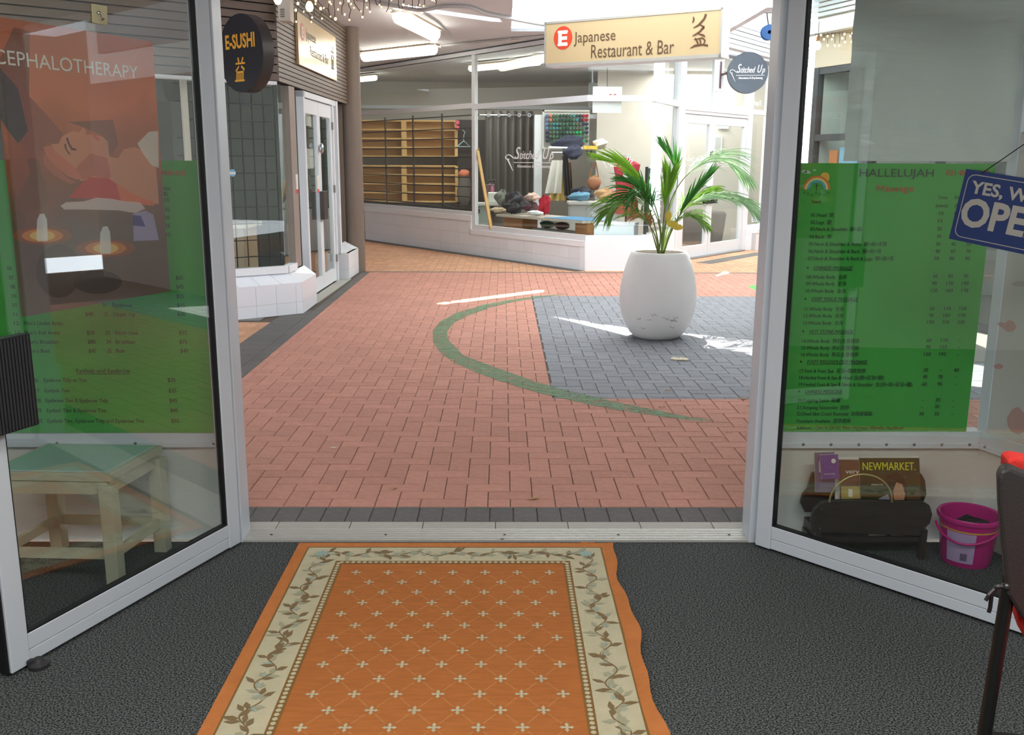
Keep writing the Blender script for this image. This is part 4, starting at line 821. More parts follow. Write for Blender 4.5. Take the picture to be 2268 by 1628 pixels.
MB().seg(QW, (wC.x, wC.y), .28, .50, WZ0+.02, WZ1, -.06, .02).build('mullion', BRF, ew, bev=.003)
# the rest of the shop front, left of what the doorway shows
sb2 = sa-Vector((u0.x, u0.y, 0))*2.2; wL = wA-Vector((u0.x, u0.y, 0))*2.2; tiled(ep, (sb2.x, sb2.y), (sa.x, sa.y), 0, 2.2, 0, PT, steps(0, 2.2, .21), [0, .12, PT])
for k in range(10):
    t0, t1 = k/10, (k+1)/10; a, b_ = sb2+(sa-sb2)*t0, sb2+(sa-sb2)*t1; c, d = wL+(wA-wL)*t1, wL+(wA-wL)*t0; du = (b_-a).normalized()*.003
    MB().prism([a+du+Vector((0, 0, PT)), b_-du+Vector((0, 0, PT)), c-du+Vector((0, 0, LG)), d+du+Vector((0, 0, LG))], (0, 0, -.02)).build('ledge_tile', TILEW, ep)
PX = (wL.x, wL.y); MB().seg(PX, PW, 0, 2.2, WZ0, WZ0+.07, -.05, .03).build('sill', TRIMW, ew); MB().seg(PX, PW, 0, 2.27, WZ0+.07, WZ1, -.02, -.014).build('pane', SHOPGLASS, ew); MB().seg(PX, PW, 0, .05, WZ0, WZ1, -.05, 0).build('mullion', MATS['cream_frame'], ew)
ST('wall_left_base.001', MB().prism([sb2+nb_*.1, sa+nb_*.1, wA+nb_*.12, wL+nb_*.12], (0, 0, PT-.03)), GROUT)
# black grid behind the panes
gd = thing('window_grille', (wA.x, wA.y, .47), 'black square wire grid standing behind the sushi shop window glass', 'grille', None)
gP, gQ = back(PW, QW, .12)
for k in range(9): s_ = .10+k*.112; MB().seg(gP, gQ, s_, s_+.009, .47, 2.2, -.008, 0).build('grid_bar', BLACK, gd)
for k in range(11): z = .56+k*.16; MB().seg(gP, gQ, .05, LW-.02, z, z+.009, -.008, 0).build('grid_bar', BLACK, gd)
m = MB(); cc = onp(516, 383, PW, QW); nn_ = Vector((u0.y, -u0.x, 0)); uu = Vector((u0.x, u0.y, 0))
st_ = thing('round_sticker', tuple(cc), 'small blue and white octagonal sticker on the left of the sushi shop window', 'sticker')
m.prism([cc-nn_*.012+uu*(.032*math.cos(math.pi/8+i*math.pi/4))+Vector((0, 0, .036*math.sin(math.pi/8+i*math.pi/4))) for i in range(8)], nn_*.002); m.build('disc', mat('sky_blue_print', (120, 178, 214), .5), st_)
m = MB(); m.prism([cc-nn_*.0095+uu*a+Vector((0, 0, b_)) for a, b_ in ((-.03, -.012), (.03, -.012), (.03, .008), (-.03, .008))], nn_*.001); m.build('white_band', WHT, st_)
# dim interior of the sushi shop
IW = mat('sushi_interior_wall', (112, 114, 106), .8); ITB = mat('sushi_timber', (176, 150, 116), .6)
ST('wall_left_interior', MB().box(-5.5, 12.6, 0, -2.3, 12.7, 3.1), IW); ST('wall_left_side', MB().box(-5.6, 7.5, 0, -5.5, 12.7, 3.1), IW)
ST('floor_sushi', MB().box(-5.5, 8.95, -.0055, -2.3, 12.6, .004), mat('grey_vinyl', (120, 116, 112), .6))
ct = thing('service_counter', (-2.9, 10.4, 0), 'beige counter with pale top inside the sushi shop behind the grid', 'counter')
MB().box(-3.9, 10.2, 0, -2.75, 10.75, .78).build('counter_body', mat('beige_laminate', (176, 152, 122), .5), ct); MB().box(-3.95, 10.15, .78, -2.7, 10.8, .82).build('worktop', mat('pale_laminate', (220, 206, 176), .4), ct)
# entrance doors along the side
EP, EQ = (-2.11, 10.35), (-2.082, 12.21)
ed = struct('door_1', (-2.1, 11.2, 0))
def ex(x, y): p = onp(x, y, EP, EQ); return sco(p, EP, EQ), p.z
LE = plen(EP, EQ)
m = MB(); m.seg(EP, EQ, .0, .07, .0, 2.2, -.06, .02); m.build('frame_post', WHITEP, ed, bev=.003)
MB().seg(EP, EQ, LE-.25, LE-.19, .0, 2.2, -.06, .02).build('frame_post', WHITEP, ed, bev=.003)
MB().seg(EP, EQ, 0, LE, 2.14, 2.2, -.06, .02).build('frame_head', WHITEP, ed)
MB().seg(EP, EQ, LE-.05, LE+.04, .33, 2.2, -.08, .03).build('frame_post', WHITEP, ed, bev=.003)
MB().seg(EP, EQ, LE-.19, LE-.05, .33, 2.2, -.03, -.024).build('pane', SHOPGLASS, ed)
HW = (LE-.07-.25)/2
for k in range(2):
    a = .07+k*HW; b_ = a+HW; lf_ = MB()
    for (s0, s1, z0, z1) in ((a+.003, a+.08, .02, 2.13), (b_-.08, b_-.003, .02, 2.13), (a+.08, b_-.08, .02, .17), (a+.08, b_-.08, 1.98, 2.13)): lf_.seg(EP, EQ, s0, s1, z0, z1, -.045, -.002)
    lf_.build('door_leaf_frame', WHITEP, ed, bev=.002)
    MB().seg(EP, EQ, a+.08, b_-.08, .17, 1.98, -.028, -.022).build('pane', glassmat('teal_tint_glass', (.70, .82, .79), 1.6) if k else SHOPGLASS, ed)
m = MB(); m.seg(EP, EQ, .07+HW-.1, .07+HW+.12, .82, 1.14, .0, .05); m.build('lock_cover', mat('dark_brown_plastic', (62, 50, 50), .4), ed, bev=.004)
m = MB(); c = MB_point(EP, EQ, .07+HW-.04, 1.62, .03); m.blob(c, .03, .03, .06, 10, 8); m.build('door_closer_lock', CHROME, ed, smooth=True)
for z in (.25, 1.1, 1.85):
    MB().seg(EP, EQ, .055, .085, z, z+.09, .0, .022).build('hinge', mat('dull_steel', (150, 150, 150), .4, .6), ed); MB().seg(EP, EQ, LE-.265, LE-.235, z, z+.09, 0, .022).build('hinge', mat('dull_steel', (150, 150, 150), .4, .6), ed)
MB().seg(EP, EQ, -.25, LE+.0, -.005, .004, 0, .14).build('door_sill', mat('grey_stone_tile', (168, 166, 158), .7), ed)
for i, (x0, y0, x1, y1, lb) in enumerate([(668, 325, 686, 392, 'paper notice'), (687, 330, 700, 374, 'paper notice'), (682, 228, 694, 278, 'paper notice')]):
    p, q = onp(x0, y1, EP, EQ), onp(x1, y0, EP, EQ); s_, t_ = sco(p, EP, EQ), sco(q, EP, EQ)
    m = MB(); m.seg(EP, EQ, max(.16, s_), min(max(t_, s_+.25), .07+HW-.085), p.z, q.z, -.034, -.032); tag(m.build('paper_notice', mat('notice_paper', (214, 212, 206), .6)), ['white paper notice taped left on the sushi shop door', 'white paper notice taped beside the door edge of the sushi shop', 'white paper notice high up on the sushi shop door'][i], 'notice')
for i, (x, y) in enumerate([(651, 415), (699, 415)]):
    PL, QL = ((wB.x, wB.y), (wC.x, wC.y)) if i == 0 else (EP, EQ)
    a = onp(x, y, PL, QL); s_ = sco(a, PL, QL); r_ = thing('door_sticker', tuple(a), ['narrow white and red sticker on the brown post of the sushi shop', 'narrow red and blue sticker on the sushi shop door stile'][i], 'sticker')
    m = MB(); m.seg(PL, QL, s_, s_+.09, a.z-.02, a.z+.13, .021, .0225); m.build('sticker_sheet', WHT, r_); m = MB(); m.seg(PL, QL, s_, s_+.09, a.z-.06, a.z-.02, .021, .0225); m.build('red_tip', mat('red_print', (200, 60, 50), .5), r_)
# small plinth and round column
ps = struct('trim_5', (-2, 12.7, 0)); q1, q2, q3 = (-2.13, 12.21), (-1.967, 12.211), (-1.955, 12.95)
tiled(ps, q1, q2, 0, plen(q1, q2), 0, .33, [0, plen(q1, q2)], [0, .12, .33]); tiled(ps, q2, q3, 0, plen(q2, q3), 0, .33, [0, plen(q2, q3)*.5, plen(q2, q3)], [0, .12, .33])
MB().prism([(-2.13, 12.24, .33), (-1.967, 12.215, .33), (-1.955, 12.95, .33), (-2.13, 12.95, .42), (-2.14, 12.3, .42)], (0, 0, -.02)).build('ledge_tile', TILEW, ps)
MB().box(-2.4, 12.24, 0, -1.98, 12.95, .31).build('core', GROUT, ps)
m = MB(); m.lathe((-2.02, 13.1, -.004), [(.135, 0), (.135, RZ)], 40, capt=False); ST('column', m, BROWN, smooth=True)
ST('wall_left_wing', MB().box(-2.5, 13.0, 0, -2.12, 13.2, 3.18), BROWN)
# stained cladding: every board a part
cl = struct('wall_left_cladding', (-2.1, 9.3, 2.2)); zt = RZ; cz = 2.205
K0, K1, K2 = (-4.2, 7.50), (-2.09, 9.27), (-2.04, 12.98)
nB = 13; bh = (zt-cz)/nB
MB().seg(K0, K1, 0, plen(K0, K1)-.03, cz+.005, zt, -.12, -.02).build('backing', DARK, cl); MB().seg(K1, K2, .05, plen(K1, K2), cz+.005, zt, -.12, -.02).build('backing', DARK, cl)
for k in range(nB):
    MB().seg(K0, K1, 0, plen(K0, K1), cz+k*bh+.006, cz+(k+1)*bh-.006, -.02, .0).build('cladding_board', CLAD, cl)
nB2 = 22; bh = (zt-cz)/nB2
for k in range(nB2): MB().seg(K1, K2, 0.002, plen(K1, K2), cz+k*bh+.004, cz+(k+1)*bh-.004, -.02, .0).build('cladding_board', CLAD, cl)
ST('trim_6', MB().seg(K0, K1, 0, plen(K0, K1)-.02, cz-.03, cz, -.12, -.005), TRIMW)
# restaurant wall sign on the side cladding
SGN = mat('tan_sign_face', (226, 204, 158), .22, spec=.6); INKB = mat('dark_brown_ink', (92, 66, 40), .5); RDP = mat('red_orange_print', (212, 68, 36), .4)
def K(x, y): p = onp(x, y, K1, K2); return sco(p, K1, K2), p.z
ws = thing('wall_sign', tuple(onp(700, 120, K1, K2)), 'tan rectangular restaurant sign fixed flat on the side of the brown cladding', 'sign')
s0, zA = K(656, 140); s1, zB = K(741, 178); z0_, z1_ = 2.43, 2.94
MB().seg(K1, K2, s0, s1, z0_, z1_, .002, .03).build('board', SGN, ws, bev=.002)
KT1, KT2 = back(K1, K2, -.031)
uk = Vector((K2[0]-K1[0], K2[1]-K1[1], 0)).normalized(); nk = Vector((uk.y, -uk.x, 0))
def disc(mb, c, u, r0, r1=None, n=28, d=0.001, kx=1): 
    nn = u.cross(Vector((0, 0, 1))); mb.prism([c+u*(r0*kx*math.cos(2*math.pi*i/n))+Vector((0, 0, r0*math.sin(2*math.pi*i/n)))+nn*d for i in range(n)], nn*.001)
WS_ = s1-s0; o = MB_point(K1, K2, s0, z0_, .031)
def wsp(a, b_): return o+uk*(a*WS_)+Vector((0, 0, b_*(z1_-z0_)))
m = MB(); disc(m, wsp(.10, .66), uk, .085); m.build('red_disc', RDP, ws)
m = MB(); m.text('E', wsp(.10, .66-.11), uk, (0, 0, 1), .15, bold=.04, align='CENTER', depth=.0026); m.build('disc_letter', WHT, ws, recalc=False)
m = MB(); m.text('Japanese', wsp(.18, .58), uk, (0, 0, 1), .14, width=.24*WS_, depth=.0015); m.text('Restaurant & Bar', wsp(.27, .28), uk, (0, 0, 1), .14, width=.48*WS_, depth=.0015); m.build('lettering', INKB, ws, recalc=False); m = MB(); m.text('益', wsp(.83, .25), uk, (0, 0, 1), .30, width=.09*WS_, bold=.012, shear=.15, depth=.0015); m.build('brush_character', INKB, ws, recalc=False)
# round black sushi sign on a bracket
Rc = onp(533, 118, (-2.0, 8.35), (-1.9, 8.35)); 
rs = thing('round_sign', tuple(Rc), 'round black and gold sushi sign on a bracket by the brown cladding', 'sign')
v_ = Vector((.92, -.39, 0)).normalized()
def facing(c, yaw_deg):
    a = math.radians(yaw_deg); u = Vector((math.cos(a), math.sin(a), 0)); n = u.cross(Vector((0, 0, 1))); return u, n
def round_sign(root, c, u, n, R, th, mf, ms):
    Mx = Matrix((u, (0, 0, 1), n)).transposed()
    m = MB(); m.lathe(c-n*th, [(R, 0), (R, th)], 64, Mx, capb=True, capt=False); m.build('rim', ms, root, smooth=True)
    m = MB(); m.lathe(c, [(R*.995, -.002), (R*.995, .001)], 64, Mx, capb=False, capt=True); m.build('face', mf, root)
u, n = facing(Rc, -41)
FACEB = mat('black_sign_face', (30, 31, 36), .35); round_sign(rs, Rc, u, n, .315, .11, FACEB, mat('dark_bronze_rim', (64, 58, 56), .4, .3))
GOLD = mat('gold_letters', (206, 150, 52), .4, .2)
m = MB(); m.text('E-SUSHI', Rc+n*.001+Vector((0, 0, .045)), u, (0, 0, 1), .155, width=.42, bold=.03, align='CENTER', depth=.002); m.build('lettering', GOLD, rs, recalc=False)
m = MB(); m.text('益', Rc+n*.001+Vector((0, 0, -.215))-u*.02, u, (0, 0, 1), .22, width=.15, bold=.02, shear=.2, align='CENTER', depth=.002); m.build('brush_character', GOLD, rs, recalc=False)
BRK = mat('plum_bracket', (72, 54, 60), .5)
bp_ = onp(486, 130, K0, K1)
kd = Vector((K1[0]-K0[0], K1[1]-K0[1], 0)).normalized(); kn = Vector((kd.y, -kd.x, 0))
m = MB(); m.obox(bp_+kn*.01, kd*.05, Vector((0, 0, .17)), kn*.008); m.build('bracket_plate', BRK, rs)
m = MB(); m.bar(bp_+kn*.02, Rc-u*.31-n*.05, .03, .03); m.build('bracket_arm', BRK, rs)
for dz in (-.15, .15):
    for dx in (-.035, .035): MB().blob(bp_+kn*.02+kd*dx+Vector((0, 0, dz)), .008, .008, .008, 8, 5).build('bolt', CHROME, rs)
# electrical box on the side cladding
b1 = onp(644, 28, K1, K2); eb = thing('speaker_box', tuple(b1), 'white vented box mounted on the corner of the brown cladding above the sign', 'electrical box')
bx = MB(); bc = Vector((K1[0]+.06, K1[1]+.02, zat(25, K1[0]+.06, K1[1]))); bx.box(bc.x-.02, bc.y-.12, zat(50, bc.x, bc.y), bc.x+.09, bc.y+.05, RZ-.001); bx.build('housing', mat('cream_metal_box', (206, 196, 180), .5), eb, bev=.004)
zz = zat(42, bc.x, bc.y)
for k in range(5): MB().box(bc.x, bc.y-.1225, zz+k*.016, bc.x+.04, bc.y-.12, zz+k*.016+.006).build('vent_slot', BLACK, eb)
# ================================================================ TAILOR SHOP
sp_ = struct('wall_far_plinth', (0, 14, 0))
LA = plen(A, B); LB = plen(B, C_); LC = plen(C_, E_)
sm = sco(onp(1040, 560, A, B), A, B)      # step between the high and the low window
PAD = (A[0]-(B[0]-A[0])/LA*1.5, A[1]-(B[1]-A[1])/LA*1.5)
# tiles, high part then low part
st = .30
xs1 = steps(0, sm, st); 
tiled(sp_, A, B, 0, sm, 0, .54, xs1, [0, .14, .34, .54], d=0)
tiled(sp_, A, B, sm, LA-.10, 0, .33, [sm]+[sm+.21*i for i in range(1, 20) if sm+.21*i < LA-.12]+[LA-.10], [0, .15, .33], d=0)
m = MB(); m.seg(A, B, -1.5, sm+.06, .54, .63, -.14, .012); m.build('cap', TRIMW, sp_, bev=.004)
m = MB(); m.seg(A, B, sm, sm+.06, .33, .54, -.14, .012); m.build('cap', TRIMW, sp_, bev=.004)
m = MB(); m.seg(A, B, sm, LA, .33, .41, -.14, .012); m.build('cap', TRIMW, sp_, bev=.004)
m = MB(); m.seg(A, B, LA-.10, LA, 0, .33, -.14, .01); m.build('corner_trim', TRIMW, sp_)
m = MB(); m.seg(B, C_, 0, LB, 0, .48, -.2, .01); m.seg(C_, E_, 0, LC, 0, .48, -.2, .005); m.build('rendered_front', TRIMW, sp_)
m = MB(); m.seg(A, B, 0, sm, 0, .54, -.16, -.081); m.seg(A, B, sm, LA-.02, 0, .4, -.16, -.081); m.build('core', GROUT, sp_)
# glazing
tw = struct('window_5', (0, 14, 0)); TZ0, TZ1, TB0, TB1 = .63, RZ-.02, 2.30, 2.38
smu = sco(onp(1048, 400, A, B), A, B)
def fr(name, P, Q, a, b_, z0, z1, d0=-.07, d1=-.01, m_=WHITEP, root=None): return MB().seg(P, Q, a, b_, z0, z1, d0, d1).build(name, m_, root or tw)
fr('mullion', A, B, smu-.05, smu+.035, .41, TZ1); fr('transom_bar', A, B, -1.5, smu-.05, TB0, TB1); fr('transom_bar', A, B, smu+.035, LA+.01, TB0-.02, TB0+.06); fr('transom_bar', B, C_, -.01, LB, TB0-.02, TB0+.06); fr('transom_bar', C_, E_, 0, LC, TB0-.02, TB0+.06)
fr('sill', A, B, -1.5, smu-.05, TZ0, TZ0+.06); fr('sill', A, B, smu+.035, LA, .41, .49); fr('sill', B, C_, 0, LB, .46, .49); fr('sill', C_, E_, 0, LC, .46, .50)
fr('head', A, B, -1.5, LA, TZ1-.06, TZ1); fr('head', B, C_, 0, LB, TZ1-.06, TZ1); fr('head', C_, E_, 0, LC, TZ1-.06, TZ1); fr('corner_post', C_, E_, LC-.14, LC+.02, .0, TZ1, -.1, .01)
for (P, Q, a, b_, z0, z1) in ((A, B, -1.5, smu-.05, TZ0+.06, TB0), (A, B, -1.5, smu-.05, TB1, TZ1-.06), (A, B, smu+.035, LA-.003, .49, TB0-.02), (A, B, smu+.035, LA-.003, TB0+.06, TZ1-.06), (B, C_, .003, LB-.003, .49, TB0-.02), (B, C_, .003, LB-.003, TB0+.06, TZ1-.06), (C_, E_, .003, LC-.14, .50, TB0-.02), (C_, E_, .003, LC-.14, TB0+.06, TZ1-.06)):
    MB().seg(P, Q, a, b_, z0, z1, -.043, -.037).build('pane', SHOPGLASS, tw)
# upper walls over the tailor shop doors (above the open court)
up_ = MB()
ST('wall_far', MB().seg(C_, (5.6, 18.3), 0, plen(C_, (5.6, 18.3)), 3.62, 6.5, -.2, 0), PLASTER); ST('wall_far.001', MB().box(.1, 13.36, 3.34, 2.1, 13.5, 6.5), PLASTER)
fa = struct('trim_7', (4, 16, 3.2))
for k in range(6): MB().seg(C_, (5.6, 18.3), .0, plen(C_, (5.6, 18.3)), 3.20+k*.07, 3.26+k*.07, -.12, .03-.004*(k % 2)).build('fascia_board', mat('grey_white_slat', (206, 208, 212), .6), fa)
# door unit
du = struct('door_2', (3.2, 15.3, 0)); DP, DQ = E_, E2
def dx(x, y): p = onp(x, y, DP, DQ); return sco(p, DP, DQ), p.z
sL, sM, sR = dx(1514, 540)[0], dx(1574, 400)[0], dx(1649, 400)[0]; s2, s3 = dx(1662, 350)[0], dx(1697, 350)[0]; LD = plen(DP, DQ)
sR2 = s2
for a, b_ in ((.0, .1), (sR, s2)): MB().seg(DP, DQ, a, b_, 0, TZ1, -.09, .01).build('frame_post', WHITEP, du, bev=.003)
MB().seg(DP, DQ, s3, s3+.14, .3, TZ1, -.09, .01).build('frame_post', WHITEP, du, bev=.003)
MB().seg(DP, DQ, .1, sR, 2.2, 2.38, -.09, .01).build('transom_bar', WHITEP, du); MB().seg(DP, DQ, .1, sR, 2.25, 2.27, .01, .02).build('drip_bar', WHITEP, du)
MB().seg(DP, DQ, s2, s3, 2.28, 2.36, -.07, 0).build('transom_bar', WHITEP, du); MB().seg(DP, DQ, s2, s3, .33, .42, -.07, 0).build('sill', WHITEP, du)
MB().seg(DP, DQ, .1, s3, TZ1-.07, TZ1+.02, -.09, 0).build('head', WHITEP, du)
sMM = (dx(1590, 150)[0]); MB().seg(DP, DQ, sMM-.05, sMM+.05, 2.38, TZ1-.07, -.07, 0).build('mullion', WHITEP, du)
for a, b_, z0, z1 in ((.1, sMM-.05, 2.38, TZ1-.07), (sMM+.05, sR, 2.38, TZ1-.07), (s2, s3, 2.36, TZ1-.07), (s2, s3, .42, 2.28)): MB().seg(DP, DQ, a, b_, z0, z1, -.043, -.037).build('pane', SHOPGLASS, du)
for a, b_ in ((.1, sM), (sM, sR)):
    q = MB()
    for s0, s1, z0, z1 in ((a+.004, a+.10, .02, 2.195), (b_-.10, b_-.004, .02, 2.195), (a+.10, b_-.10, .02, .2), (a+.10, b_-.10, 2.06, 2.195)): q.seg(DP, DQ, s0, s1, z0, z1, -.06, -.005)
    q.build('door_leaf_frame', WHITEP, du, bev=.003); MB().seg(DP, DQ, a+.1, b_-.1, .2, 2.06, -.036, -.03).build('pane', SHOPGLASS, du)
m = MB(); c = MB_point(DP, DQ, sM-.03, 1.62, .01); m.obox(c, (.02, .02, 0), (0, 0, .04), (.01, -.01, 0)); m.build('lock', mat('grey_lock', (90, 92, 96), .4), du)
for a in (sM-.14, sM+.12):
    m = MB(); c = MB_point(DP, DQ, a, .86, .03); m.seg(DP, DQ, a-.1, a+.1, .84, .90, -.005, .03); m.build('handle_plate', BLACK, du)
MB().seg(DP, DQ, 0, sR, -.004, .02, -.1, .08).build('door_sill', mat('dull_steel', (150, 150, 150), .4, .6), du)
sq = struct('trim_8', (4.3, 16.3, 0)); tiled(sq, DP, DQ, sR2-.03, s3+.2, 0, .30, [sR2-.03, s3-.1, s3+.2], [0, .14, .30], d=.20)
MB().seg(DP, DQ, sR2-.03, s3+.2, .30, .36, -.1, .21).build('cap', TRIMW, sq); MB().seg(DP, DQ, sR2-.025, s3+.195, 0, .30, -.1, .12).build('core', TRIMW, sq)
ST('wall_far.002', MB().seg(DP, (5.6, 18.3), s3+.14, plen(DP, (5.6, 18.3)), 0, TZ1+.1, -.15, 0), PLASTER)
# window lettering
VIN = mat('white_vinyl', (244, 244, 246), .5)
def logo(mb, P, Q, x0, x1, y, h, off=.0, needle=True, sub=True, sc=1.):
    a, b_ = onp(x0, y, P, Q), onp(x1, y, P, Q); u = Vector((Q[0]-P[0], Q[1]-P[1], 0)).normalized(); W = (b_-a).dot(u); n = Vector((u.y, -u.x, 0)); hz = onp(x0, y-h, P, Q).z-a.z
    logo_at(mb, a, u, n, W, hz, sub)
def logo_at(mb, a, u, n, W, hz, sub=True, z=Vector((0, 0, 1))):
    tw_ = W*.78; x0 = W*.22
    mb.text('S', a+u*x0+n*.002, u, z, hz*1.45, width=tw_*.15, bold=.01, shear=.35, depth=.0015); mb.text('titched', a+u*(x0+tw_*.14)+n*.002, u, z, hz*1.0, width=tw_*.50, bold=.012, shear=.35, depth=.0015)
    mb.text('U', a+u*(x0+tw_*.72)+n*.002, u, z, hz*1.3, width=tw_*.16, bold=.012, shear=.35, depth=.0015); mb.text('p', a+u*(x0+tw_*.87)+n*.002, u, z, hz*1.0, width=tw_*.11, bold=.012, shear=.35, depth=.0015)
    r = hz*.035
    pts = [(.30, .06), (.24, .02), (.19, .10), (.14, .28), (.09, .36), (.04, .26), (.03, .08), (.06, -.04), (.10, -.02)]
    mb.tube([a+u*(p*W)+z*(q*hz)+n*.004 for p, q in pts], hz*.04, 5); mb.tube([a+u*(.07*W)+z*(-.02*hz)+n*.004, a+u*(.185*W)+z*(-1.0*hz)+n*.004], [hz*.055, hz*.02], 5)
    nd = 26
    for k in range(nd): mb.obox(a+u*(W*(.2+.78*(k+.5)/nd))+z*(-.30*hz)+n*.003, u*W*.012, z*hz*.03, n*.001)
    if sub: mb.text('Alterations & Drycleaning', a+u*(W*.27)+z*(-.72*hz)+n*.002, u, z, hz*.36, width=W*.66, bold=.02, depth=.0015)
def lettering(label, *ar, **k):
    P, Q = ar[0], ar[1]; PP_, QQ_ = back(P, Q, .034)
    mb = MB(); logo(mb, PP_, QQ_, *ar[2:], **k); tag(mb.build('window_lettering', VIN, recalc=False), label, 'lettering')
lettering('large white shop name lettering on the wide tailor window left of the palm', A, B, 1117, 1228, 352, 26)
lettering('small white shop name lettering on the pane above the red dress form', B, C_, 1332, 1403, 359, 14)
lettering('small white shop name lettering on the narrow pane above the black menu board', C_, E_, 1445, 1484, 357, 13)
lettering('white shop name lettering on the left tailor shop door behind the palm', DP, DQ, 1512, 1560, 357, 14)
lettering('white shop name lettering on the right tailor shop door behind the palm', DP, DQ, 1586, 1630, 360, 13)
PP_, QQ_ = back(DP, DQ, .034)
mb = MB(); mb.ptext('Shop E', PP_, QQ_, 1666, 1686, 232, 12, off=.002, bold=.01); tag(mb.build('unit_lettering', VIN, recalc=False), 'white unit letters on the small pane at far right of the tailor shop', 'lettering')
ns = thing('window_notice', tuple(onp(1672, 470, DP, DQ)), 'small blue and white notice low on the right side pane of the tailor shop', 'notice')
a_, b_2 = onp(1665, 492, PP_, QQ_), onp(1680, 462, PP_, QQ_); s_a, s_b = sco(a_, PP_, QQ_), sco(b_2, PP_, QQ_); MB().seg(PP_, QQ_, s_a, s_b, a_.z, b_2.z, -.004, -.002).build('notice_sheet', WHT, ns); mb = MB()
for k in range(6): mb.seg(PP_, QQ_, s_a+.02, s_b-.02, a_.z+.02+k*.03, a_.z+.03+k*.03, -.002, -.001)
stuff(mb.build('notice_lines', mat('blue_print', (70, 120, 170), .5), ns))
# ---------------------------------------------------------------- tailor shop interior
INW = mat('tailor_wall', (206, 200, 190), .8); BY = 20.7
ST('floor_tailor', MB().prism([v3(A, -.0055), v3(B, -.0055), v3(C_, -.0055), v3(E_, -.0055), v3(E2, -.0055), (5.2, BY, -.0055), (-4.6, BY, -.0055)], (0, 0, .012)), mat('tailor_carpet', (120, 108, 98), .9))
ST('wall_far_back', MB().box(-4.7, BY, 0, 5.3, BY+.1, 3.4), INW); ST('wall_far_left', MB().seg((-4.7, BY), (-3.6, 19.8), 0, 1.6, 0, 3.4, -.1, 0), INW); ST('wall_far_right', MB().box(5.2, 17.6, 0, 5.3, BY, 3.4), INW)
for lx_, ly_ in ((-.6, 17.8), (1.4, 16.0), (3.4, 17.4)):
    l_ = bpy.data.objects.new('shop_light', bpy.data.lights.new('shop_light', 'AREA')); COL.objects.link(l_); l_.data.size = 1.2; l_.data.energy = 70; l_.data.color = (1, .97, .92); l_.location = (lx_, ly_, 3.04)  # extra area lamps added to brighten the interior beyond its tube lights
ST('ceiling_tailor', MB().prism([v3(A, 3.10), v3(B, 3.10), v3(C_, 3.10), v3(E_, 3.10), v3(E2, 3.10), (5.2, BY, 3.10), (-4.6, BY, 3.10)], (0, 0, .05)), CEIL)
ST('wall_far_partition', MB().box(1.72, 18.0, 0, 5.0, 18.1, 3.1), INW)
ST('trim_9', MB().box(1.2, 18.55, 2.28, 5, 18.63, 2.36), WHITEP); ST('trim_9.001', MB().box(-4.6, BY-.06, 2.55, 5, BY-.005, 2.62), WHITEP)
# interior tube lights
LAMP = mat('lit_tube', (255, 250, 236), .5, emit=9)
def tube_light(name, label, a, b, w_=.13, root=None):
    r = thing(name, tuple((a+b)/2), label, 'light', None); d = (b-a).normalized(); m = MB(); m.bar(a+Vector((0, 0, .055)), b+Vector((0, 0, .055)), w_*1.15, .03); m.build('fixture_base', mat('tan_fixture', (196, 180, 158), .6), r)
    m = MB(); m.tube([a, a+d*.03, b-d*.03, b], [w_*.3, w_*.5, w_*.5, w_*.3], 10); m.build('diffuser', LAMP, r, smooth=True); return r
tube_light('tube_light', 'long lit tube light on the ceiling inside the tailor shop behind the upper pane', g(1040, 152, 3.0), g(1197, 137, 3.0), .10)
tube_light('tube_light', 'lit tube light end inside the tailor shop right beside the brown column', g(775, 178, 3.0), g(833, 172, 3.0), .10)
tube_light('tube_light', 'lit ceiling light running towards the viewer over the arcade walkway', g(884, 36, RZ-.09), g(962, 76, RZ-.09), .18)
tube_light('tube_light', 'lit ceiling light under the arcade soffit beside the brown column', g(805, 124, RZ-.09), g(963, 107, RZ-.09), .18)
PINE = mat('pine_board', (216, 176, 112), .55, var=.06, vscale=6, stretch=(1, 1, 8))
def shelfunit(name, label, x0, x1, y0, y1, D, nv, nh):
    a, b_ = at(x0, y1, D), at(x1, y0, D); r = thing(name, (a.x, D, a.z), label, 'shelf'); th = .03; dp = .3; W = b_.x-a.x; Hh = b_.z-a.z
    for k in range(nv): x = a.x+W*k/(nv-1); MB().box(x-.05 if 0 < k < nv-1 else x-.03, D, a.z, x+.05 if 0 < k < nv-1 else x+.03, D+dp, b_.z).build('upright', PINE, r)
    for k in range(nh): z = a.z+Hh*k/(nh-1); MB().box(a.x, D+.01, z-th/2, b_.x, D+dp, z+th/2).build('shelf_board', PINE, r)
    MB().box(a.x, D+dp-.01, a.z, b_.x, D+dp, b_.z).build('back_board', PINE, r); return r
shelfunit('shelf_unit', 'upper pine shelf unit behind the black window grille', 780, 1010, 268, 346, 19.7, 3, 5)
shelfunit('shelf_unit', 'lower pine shelf unit behind the black window grille', 780, 1011, 368, 446, 19.7, 3, 5)
# black security grille
gp = thing('security_grille', (v3(A, .7)), 'black bar security grille inside the high left tailor window', 'grille'); GP, GQ = back(A, B, .14); BB = mat('dark_brown_bar', (58, 46, 40), .5)
for x in (800, 854, 915, 979): s_ = sco(onp(x, 350, GP, GQ), GP, GQ); MB().seg(GP, GQ, s_-.014, s_+.014, .70, 2.26, -.02, 0).build('vertical_bar', BB, gp)
for y in (264, 290, 310, 329, 348, 372, 389, 408, 428, 447): z = onp(900, y, GP, GQ).z; MB().seg(GP, GQ, -.4, smu-.06, z-.009, z+.009, -.02, 0).build('horizontal_bar', BB, gp)
MB().seg(GP, GQ, -.4, smu-.06, .66, .73, -.03, 0).build('bottom_rail', BB, gp)
